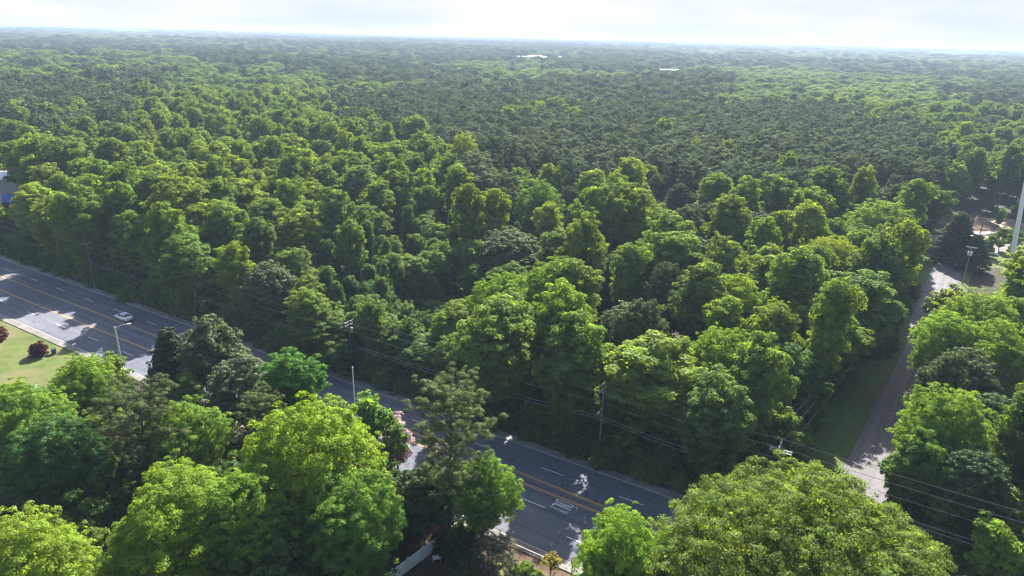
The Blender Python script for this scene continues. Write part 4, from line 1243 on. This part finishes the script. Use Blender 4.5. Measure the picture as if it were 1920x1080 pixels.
# ------------------------------------------------------------------ cars
def car(x, y, ang, body, label, sc=1.0):
    t = thing('parked_car' if body != 'carpaint' else 'car', label, 'car', (x, y, 0.028), ang, None, (sc, sc, sc))
    # x forward, stations: (x, half width, z bottom, z belt)
    st = [(-2.36, 0.62, 0.48, 0.62), (-2.30, 0.80, 0.32, 0.90), (-2.05, 0.88, 0.22, 0.98), (-1.5, 0.91, 0.20, 1.00), (-0.6, 0.92, 0.20, 0.98), (0.4, 0.92, 0.20, 0.95),
          (1.0, 0.91, 0.20, 0.92), (1.6, 0.89, 0.21, 0.84), (2.1, 0.84, 0.24, 0.74), (2.32, 0.70, 0.34, 0.62), (2.38, 0.5, 0.42, 0.54)]
    v, f = [], []
    for (X, w_, zb, zt) in st:
        v += [(X, -w_ * 0.92, zb), (X, -w_, (zb + zt) * 0.5), (X, -w_ * 0.9, zt), (X, -w_ * 0.5, zt + 0.035), (X, w_ * 0.5, zt + 0.035), (X, w_ * 0.9, zt), (X, w_, (zb + zt) * 0.5), (X, w_ * 0.92, zb)]
    for i in range(len(st) - 1):
        for k in range(8): f.append((i * 8 + k, i * 8 + (k + 1) % 8, (i + 1) * 8 + (k + 1) % 8, (i + 1) * 8 + k))
    f += [tuple(range(7, -1, -1)), tuple((len(st) - 1) * 8 + k for k in range(8))]
    MB().add(v, f).build('body', M[body], t, True)
    # cabin: glass house, then roof and pillars a little proud of it
    base = [(-1.75, 0.78), (1.05, 0.78)]
    g = [(-1.78, 0.76, 0.97), (-1.05, 0.62, 1.40), (-0.1, 0.64, 1.45), (0.35, 0.62, 1.41), (1.18, 0.74, 0.92)]
    v = []
    for (X, w_, z) in g: v += [(X, -w_, z), (X, w_, z)]
    v += [(-1.05, -0.80, 0.95), (-1.05, 0.80, 0.95), (0.35, -0.80, 0.93), (0.35, 0.80, 0.93), (-0.1, -0.81, 0.94), (-0.1, 0.81, 0.94)]
    f = [(0, 2, 3, 1), (2, 4, 5, 3), (4, 6, 7, 5), (6, 8, 9, 7), (0, 10, 2), (1, 3, 11), (10, 14, 4, 2), (11, 3, 5, 15), (14, 12, 6, 4), (15, 5, 7, 13), (12, 8, 6), (13, 7, 9)]
    MB().add(v, f).build('window_glass', M['glass'], t)
    r = MB().prism([(-1.08, -0.63), (0.38, -0.63), (0.38, 0.63), (-1.08, 0.63)], 1.415, 1.475)
    for sgn in (-1, 1):
        r.tube([(-1.08, sgn * 0.62, 1.43), (-1.80, sgn * 0.77, 0.97)], 0.04, 5); r.tube([(0.38, sgn * 0.62, 1.43), (1.20, sgn * 0.75, 0.93)], 0.035, 5)
        r.tube([(-0.2, sgn * 0.655, 1.43), (-0.28, sgn * 0.82, 0.95)], 0.035, 5)
    r.build('roof', M[body], t)
    for X in (-1.42, 1.42):
        for sgn in (-1, 1):
            w_ = MB().tube([(X, sgn * 0.72, 0.32), (X, sgn * 0.93, 0.32)], 0.32, 16).build('wheel', M['rubber'], t)
            MB().tube([(X, sgn * 0.91, 0.32), (X, sgn * 0.945, 0.32)], 0.20, 12).build('rim', M['rim'], w_)
    for sgn in (-1, 1):
        MB().box((-2.26, sgn * 0.62, 0.80), (0.12, 0.32, 0.13)).build('tail_light', M['redlens'], t)
        MB().box((2.18, sgn * 0.62, 0.64), (0.2, 0.28, 0.10)).build('headlight', M['clearlens'], t)
        MB().box((0.78, sgn * 0.98, 0.98), (0.12, 0.14, 0.09)).build('mirror', M[body], t)
    return t
x, y = at(232, 595, 0.5)
car(x, y, RA + math.pi, 'carpaint', 'silver sedan driving left on the main road, the only moving car')
x, y = at(1853, 473, 0.5)
car(x, y, 2.4, 'whitepaint', 'white car parked on the grass right of the dark conifer', 1.0)

# ------------------------------------------------------------------ left lawn
for px, py, sc, lb in ((74, 667, 1.15, 'round dark red leaved bush in the middle of the left lawn'), (0, 638, 1.15, 'dark red leaved bush cut by the left edge of the photo')):
    x, y = at(px, py)
    plant('garden', 'shrub', x, y, sc, px, (0.085, 0.022, 0.032), lb, 'shrub')
x, y = at(102, 663)
t = thing('wheelie_bin', 'dark green wheelie bin on the lawn beside the red leaved bush', 'bin', (x, y, 0.016), 0.5)
MB().box((0, 0, 0.52), (0.72, 0.78, 0.92), 0, 1.08).build('tub', M['bin'], t)
MB().box((0, 0.02, 1.02), (0.84, 0.92, 0.07)).build('lid', M['bin'], t)
for sgn in (-1, 1): MB().tube([(sgn * 0.28, 0.40, 0.12), (sgn * 0.38, 0.40, 0.12)], 0.12, 10).build('wheel', M['rubber'], t)
MB().tube([(-0.3, 0.52, 0.98), (0.3, 0.52, 0.98)], 0.025, 6).build('handle', M['bin'], t)
def mailbox(x, y, ang, label, boxmat, h=1.05, sc=1.0):
    t = thing('mailbox', label, 'mailbox', (x, y, 0), ang, None, (sc, sc, sc))
    MB().box((0, 0, h / 2), (0.1, 0.1, h)).build('post', M['wood'], t)
    pr = [(-0.14, 0), (0.14, 0), (0.14, 0.14), (0.09, 0.24), (0, 0.28), (-0.09, 0.24), (-0.14, 0.14)]
    v = [(a, -0.3, h + b) for a, b in pr] + [(a, 0.35, h + b) for a, b in pr]
    n = len(pr)
    MB().add(v, [tuple(range(n)), tuple(range(2 * n - 1, n - 1, -1))] + [(i, n + i, n + (i + 1) % n, (i + 1) % n) for i in range(n)]).build('box', M[boxmat], t)
    MB().box((0.16, 0.1, h + 0.2), (0.02, 0.05, 0.16)).build('flag', M['redlens'], t)
x, y = at(141, 656); mailbox(x, y, RA, 'pale mailbox on a post at the near sidewalk beside the left lawn', 'palesteel')
x, y = at(1072, 1078); mailbox(x, y, RA + 0.3, 'black mailbox on a thick brown post behind the chain link fence', 'black', 1.5, 1.3)
x, y = at(178, 541)
t = thing('marker_post', 'short white marker post by the far sidewalk, left of the silver car', 'marker post', (x, y, 0), RA)
MB().box((0, 0, 0.5), (0.16, 0.1, 1.0)).build('post', M['palesteel'], t); MB().box((0, 0, 1.05), (0.22, 0.14, 0.12)).build('cap', M['sand'], t)

# ------------------------------------------------------------------ houses and buildings
def house(x, y, ang, L_, W_, hw, hr, wall, roof, label, name='house', over=0.5, win=3):
    t = thing(name, label, 'house' if name == 'house' else 'building', (x, y, 0), ang)
    MB().box((0, 0, hw / 2), (L_, W_, hw)).build('wall', M[wall], t)
    a, b = L_ / 2 + over, W_ / 2 + over
    z0 = hw - 0.05
    th = 0.16
    v = [(-a, -b, z0), (a, -b, z0), (a, b, z0), (-a, b, z0), (-a + (0.001 if name != 'house' else W_ * 0.25), 0, z0 + hr), (a - (0.001 if name != 'house' else W_ * 0.25), 0, z0 + hr)]
    v += [(p[0], p[1], p[2] + th) for p in v[:]]
    f = [(0, 1, 2, 3), (6, 7, 11, 10), (8, 9, 10, 11), (7, 8, 11), (9, 6, 10), (0, 6, 7, 1), (1, 7, 8, 2), (2, 8, 9, 3), (3, 9, 6, 0)]
    f = [(0, 3, 2, 1), (6, 7, 11, 10), (8, 9, 10, 11), (7, 8, 11), (9, 6, 10), (0, 1, 7, 6), (1, 2, 8, 7), (2, 3, 9, 8), (3, 0, 6, 9)]
    rf_ = MB().add(v, f).build('roof', M[roof], t)
    MB().tube([(v[10][0], 0, z0 + hr + th + 0.02), (v[11][0], 0, z0 + hr + th + 0.02)], 0.1, 6).build('ridge', M[roof], rf_)
    for sgn in (-1, 1):
        for k in range(win):
            X = -L_ / 2 + L_ * (k + 0.5) / win
            wn = MB().box((X, sgn * (W_ / 2 + 0.03), hw * 0.55), (1.1, 0.08, 1.3)).build('window', M['palesteel'], t)
            MB().box((X, sgn * (W_ / 2 + 0.08), hw * 0.55), (0.9, 0.04, 1.1)).build('pane', M['glass'], wn)
    MB().box((L_ / 2 + 0.03, 0, 1.05), (0.08, 1.0, 2.1)).build('door', M['door'], t)
    return t
hx, hy = at(28, 742, 4.5)
house(hx - 3, hy - 1.5, R_(45), 13, 8, 2.8, 2.0, 'siding', 'green', 'house with a green metal roof beside the left lawn, partly under trees')
hx, hy = at(160, 1085, 4.5)
house(hx, hy - 1.2, R_(-8), 9, 8, 2.8, 1.9, 'siding', 'darkroof', 'house with a dark shingle roof at the bottom left edge')
hx, hy = at(10, 352, 4)
house(hx - 7, hy + 4, R_(-18), 26, 16, 8.0, 1.0, 'whitewall', 'whiteroof', 'white metal building cut by the left edge behind the trees', 'warehouse', 0.3, 5)
x, y = at(22, 383, 0)
t = thing('truck_trailer', 'bright blue box trailer in front of the white building at the left edge', 'trailer', (x, y, 0), R_(-25))
MB().box((0, 0, 1.9), (5.5, 2.4, 2.4)).build('box', M['blue'], t)
MB().box((0, 0, 0.6), (5.8, 1.0, 0.2)).build('chassis', M['black'], t)
for X in (-1.9, -0.9):
    for sgn in (-1, 1): MB().tube([(X, sgn * 0.9, 0.48), (X, sgn * 1.2, 0.48)], 0.48, 14).build('wheel', M['rubber'], t)
MB().box((-2.78, 0, 1.9), (0.06, 2.2, 2.1)).build('door', M['whitepaint'], t)
for (px, py, L_, W_, h_, lb) in ((1038, 107, 62, 40, 14, 'long white commercial building near the horizon, centre'), (1003, 105, 30, 30, 14, 'smaller white building near the horizon, left of the long one'),
                                 (978, 106, 34, 18, 12.5, 'low pale building near the horizon, leftmost of the far ones'), (1255, 131, 36, 16, 13, 'white flat building among far trees right of centre')):
    x, y = at(px, py, h_)
    house(x, y, R_(4), L_, W_, h_, 1.0, 'whitewall', 'whiteroof', lb, 'commercial_building', 0.6, 8)

# ------------------------------------------------------------------ white fence, chain link fence, yard clutter
fa, fb = Vector((*at(868, 992), 0)), Vector((*at(738, 1092), 0))
t = thing('white_fence', 'long solid white fence running from the tall pine to the bottom edge', 'fence', tuple(fa), math.atan2((fb - fa).y, (fb - fa).x))
FL = (fb - fa).length + 4
k = int(FL / 2.4)
for i in range(k):
    MB().box((2.4 * i + 1.2, 0, 0.98), (2.28, 0.05, 1.78)).build('panel', M['fence'], t)
for i in range(k + 1):
    p_ = MB().box((2.4 * i, 0, 1.0), (0.13, 0.13, 2.02)).build('post', M['fence'], t)
    MB().box((2.4 * i, 0, 2.04), (0.17, 0.17, 0.06)).build('cap', M['fence'], p_)
t = thing('chain_link_fence', 'rusty grey chain link fence between the near sidewalk and the small lawn', 'fence', (*rd(9.5, 17.3), 0), RA)
for i in range(13):
    MB().tube([(i * 2.4, 0, -0.1), (i * 2.4, 0, 1.35)], 0.035, 6).build('post', M['chain'], t)
MB().tube([(0, 0, 1.33), (28.8, 0, 1.33)], 0.025, 6).build('top_rail', M['chain'], t)
mw = MB()
for i in range(0, 28 * 5):
    X = i / 5
    for sgn in (-1, 1):
        mw.add([(X, 0.01 * sgn, 0.06), (X + 0.012, 0.01 * sgn, 0.06), (X + 0.012 + 0.62 * sgn, 0.01 * sgn, 1.3), (X + 0.62 * sgn, 0.01 * sgn, 1.3)], [(0, 1, 2, 3)])
mw.build('wire_mesh', M['chain'], t)
x, y = at(1032, 1076)
rr_ = np.random.default_rng(5)
lob = [(0.7 * math.cos(a), 0.7 * math.sin(a), 1.9 + 0.3 * math.sin(a * 2), 0.42, 0.3) for a in (0, 1.05, 2.1, 3.2, 4.2, 5.3)] + [(0, 0, 2.2, 0.4, 0.35)]
me_ = lobed_crown('crown', rr_, lob, (0.15, 0.28), 0.32, 26, (0.09, 0.17), M['leaf'], fill=0)
t = thing('small_tree', 'small golden leaved sapling behind the chain link fence', 'tree', (x, y, 0))
tb = MB().tube([(0, 0, 0), (0.05, 0, 0.9), (0, 0, 1.3)], [0.07, 0.06, 0.05], 6)
for a in (0, 1.05, 2.1, 3.2, 4.2, 5.3): tb.tube([(0, 0, 0.8), (0.6 * math.cos(a), 0.6 * math.sin(a), 1.85)], [0.04, 0.015], 4)
tb.build('trunk', M['bark'], t)
link('crown', me_, t)['tint'] = [0.25, 0.22, 0.03]
x, y = at(925, 1078); plant('grey', 'shrub', x, y, 1.0, 0.6, (0.115, 0.120, 0.085), 'open grey green shrub with pale stems at the bottom, right of the tall pine', 'shrub')
for (px, py, k, sc, tn, lb) in ((855, 1035, 'shrub1', 0.8, (0.035, 0.075, 0.022), 'dark green shrub at the foot of the tall pine'), (900, 985, 'shrub2', 0.6, (0.09, 0.13, 0.06), 'small pale shrub on bare soil right of the tall pine'),
                            (880, 1065, 'shrub0', 0.6, (0.08, 0.14, 0.03), 'bright green low shrub at the bottom edge beside the grey shrub'), (985, 1085, 'shrub0', 0.6, (0.12, 0.19, 0.03), 'lime low shrub at the bottom edge on the small lawn'),
                            (785, 975, 'shrub3', 0.8, (0.04, 0.08, 0.03), 'dark shrub behind the white fence left of the tall pine'), (720, 1010, 'shrub3', 1.0, (0.05, 0.085, 0.05), 'grey green shrub behind the white fence, second from the tall pine'),
                            (655, 1060, 'shrub1', 1.0, (0.05, 0.09, 0.045), 'grey green shrub behind the lower end of the white fence'), (720, 955, 'young1', 0.8, (0.045, 0.09, 0.03), 'dark small tree behind the white fence')):
    x, y = at(px, py); plant(k, 'shrub' if k[0] == 's' else 'broadleaf_tree', x, y, sc, px, tn, lb, 'shrub' if k[0] == 's' else 'tree')
x, y = at(819, 1054)
t = thing('garden_table', 'small white table in the shade beside the white fence', 'table', (x, y, 0), 0.3)
MB().box((0, 0, 0.74), (1.0, 0.7, 0.05)).build('table_top', M['whitepaint'], t)
for a, b in ((-0.42, -0.28), (0.42, -0.28), (0.42, 0.28), (-0.42, 0.28)): MB().tube([(a, b, 0), (a, b, 0.715)], 0.03, 6).build('leg', M['whitepaint'], t)
# tree with pink blossom between the slim treetop and the tall pine
x, y = at(742, 785, 8.5)
parts, H_ = PROTO['young1']
plant('young1', 'blossom_tree', x, y, 1.05, 1.0, (0.33, 0.26, 0.40), 'tree topped with salmon pink blossom left of the tall pine', 'tree', zs=8.5 / H_)

# ------------------------------------------------------------------ the yard up the side road
def heap(x, y, R, H, m, label, seed, name='dirt_mound', cat='mound', sy=1.0):
    r_ = np.random.default_rng(seed); v, f = [], []
    nr, na = 10, 28
    for i in range(nr + 1):
        q = i / nr
        for k in range(na):
            a = 2 * math.pi * k / na
            wv = 1 + 0.10 * math.sin(a * 3 + seed) + 0.06 * math.sin(a * 7 + 2 * seed)
            z = H * (1 - q) ** 1.15 * (1 + 0.12 * math.sin(a * 4 + q * 9)) + r_.normal(0, 0.05) * (q < 1) - (0.1 if i == nr else 0)
            v.append((R * q * wv * math.cos(a), R * sy * q * wv * math.sin(a), max(-0.1, z)))
    for i in range(nr):
        for k in range(na): f.append((i * na + k, (i + 1) * na + k, (i + 1) * na + (k + 1) % na, i * na + (k + 1) % na))
    o = MB().add(v, f).build(name, m); o.location = (x, y, 0)
    return tag(o, label, cat)
x, y = at(1833, 426); heap(x, y + 3, 8.5, 4.2, M['redsoil'], 'large red brown soil heap in the yard, right of the dark conifer', 1)
x, y = at(1792, 422); heap(x, y + 3, 6.5, 2.6, M['redsoil'], 'lower red brown soil heap behind the dark conifer', 2)
x, y = at(1762, 448); heap(x, y, 4.0, 1.4, M['rubble'], 'pale rubble heap left of the dark conifer', 3, 'rubble_heap', 'rubble')
x, y = at(1868, 440); heap(x, y, 7.5, 1.6, M['rubble'], 'long brown brush and rubble heap right of the large soil heap', 4, 'rubble_heap', 'rubble', 0.5)
x, y = at(1797, 503); plant('cedar', 'cedar_tree', x, y + 4, 1.75, 0.4, (0.022, 0.040, 0.020), 'tall very dark conifer in the yard at the end of the side road', 'tree', zs=1.55)
x, y = at(1822, 508); plant('cedar', 'cedar_tree', x, y + 1, 1.35, 2.4, (0.020, 0.042, 0.020), 'shorter dark conifer right of the tall one, behind the transformer pole', 'tree', zs=1.05)
for q, (px, py, k, sc, tn, lb) in enumerate(((1852, 480, 'young0', 0.75, (0.10, 0.17, 0.02), 'small lime tree beside the parked white car'), (1872, 470, 'young1', 0.8, (0.07, 0.12, 0.04), 'bluish green small tree right of the parked white car'),
                               (1890, 484, 'young2', 0.9, (0.12, 0.18, 0.02), 'lime small tree near the foot of the white mast'), (1870, 425, 'young1', 0.7, (0.08, 0.15, 0.02), 'green small tree right of the large soil heap'),
                               (1898, 450, 'shrub1', 0.9, (0.09, 0.13, 0.03), 'olive bush on the sandy yard by the white mast'), (1905, 425, 'young0', 1.0, (0.05, 0.09, 0.03), 'dark small tree at the back right of the yard'))):
    x, y = at(px, py); plant(k, 'shrub' if k[0] == 's' else 'broadleaf_tree', x, y, sc, q, tn, lb, 'shrub' if k[0] == 's' else 'tree')
# dirt heap in the opening behind the main road
x, y = at(575, 607); heap(x, y, 3.6, 1.7, M['redsoil'], 'purple brown soil heap in the forest opening behind the main road', 6)

# ------------------------------------------------------------------ smoke far off
sm = bpy.data.materials.new('thin smoke'); sm.use_nodes = True
n_ = sm.node_tree; n_.nodes.clear()
v_ = n_.nodes.new('ShaderNodeVolumePrincipled'); v_.inputs['Color'].default_value = (0.62, 0.80, 0.95, 1); v_.inputs['Density'].default_value = 0.0022; v_.inputs['Anisotropy'].default_value = 0.2
o_ = n_.nodes.new('ShaderNodeOutputMaterial'); n_.links.new(v_.outputs[0], o_.inputs['Volume'])
def puffs(px, py, spots, name, label):
    """soft overlapping flattened billows"""
    mb = MB(); x, y = at(px, py, 24)
    for (dx, dz, r, h) in spots:
        v, f = [], []
        for i in range(1, 8):
            a = math.pi * i / 8
            for k in range(16):
                b_ = 2 * math.pi * k / 16
                v.append((dx + r * math.sin(a) * math.cos(b_), r * 0.5 * math.sin(a) * math.sin(b_), 24 + dz + h * math.cos(a)))
        for i in range(6):
            for k in range(16): f.append((i * 16 + k, (i + 1) * 16 + k, (i + 1) * 16 + (k + 1) % 16, i * 16 + (k + 1) % 16))
        f += [tuple(range(16)), tuple(range(7 * 16 - 1, 6 * 16 - 1, -1))]
        mb.add(v, f)
    o = mb.build(name, sm); o.location = (x, y, 0)
    return tag(o, label, 'smoke', kind='stuff')
puffs(1800, 100, [(-60, 0, 90, 7), (10, 2, 110, 9), (90, 1, 90, 7), (30, 4, 60, 7)], 'smoke', 'pale blue smoke drifting over the woods near the right end of the horizon')
puffs(205, 57, [(0, 2, 70, 12), (120, 0, 140, 8)], 'smoke', 'thin plume of pale smoke near the left end of the horizon')
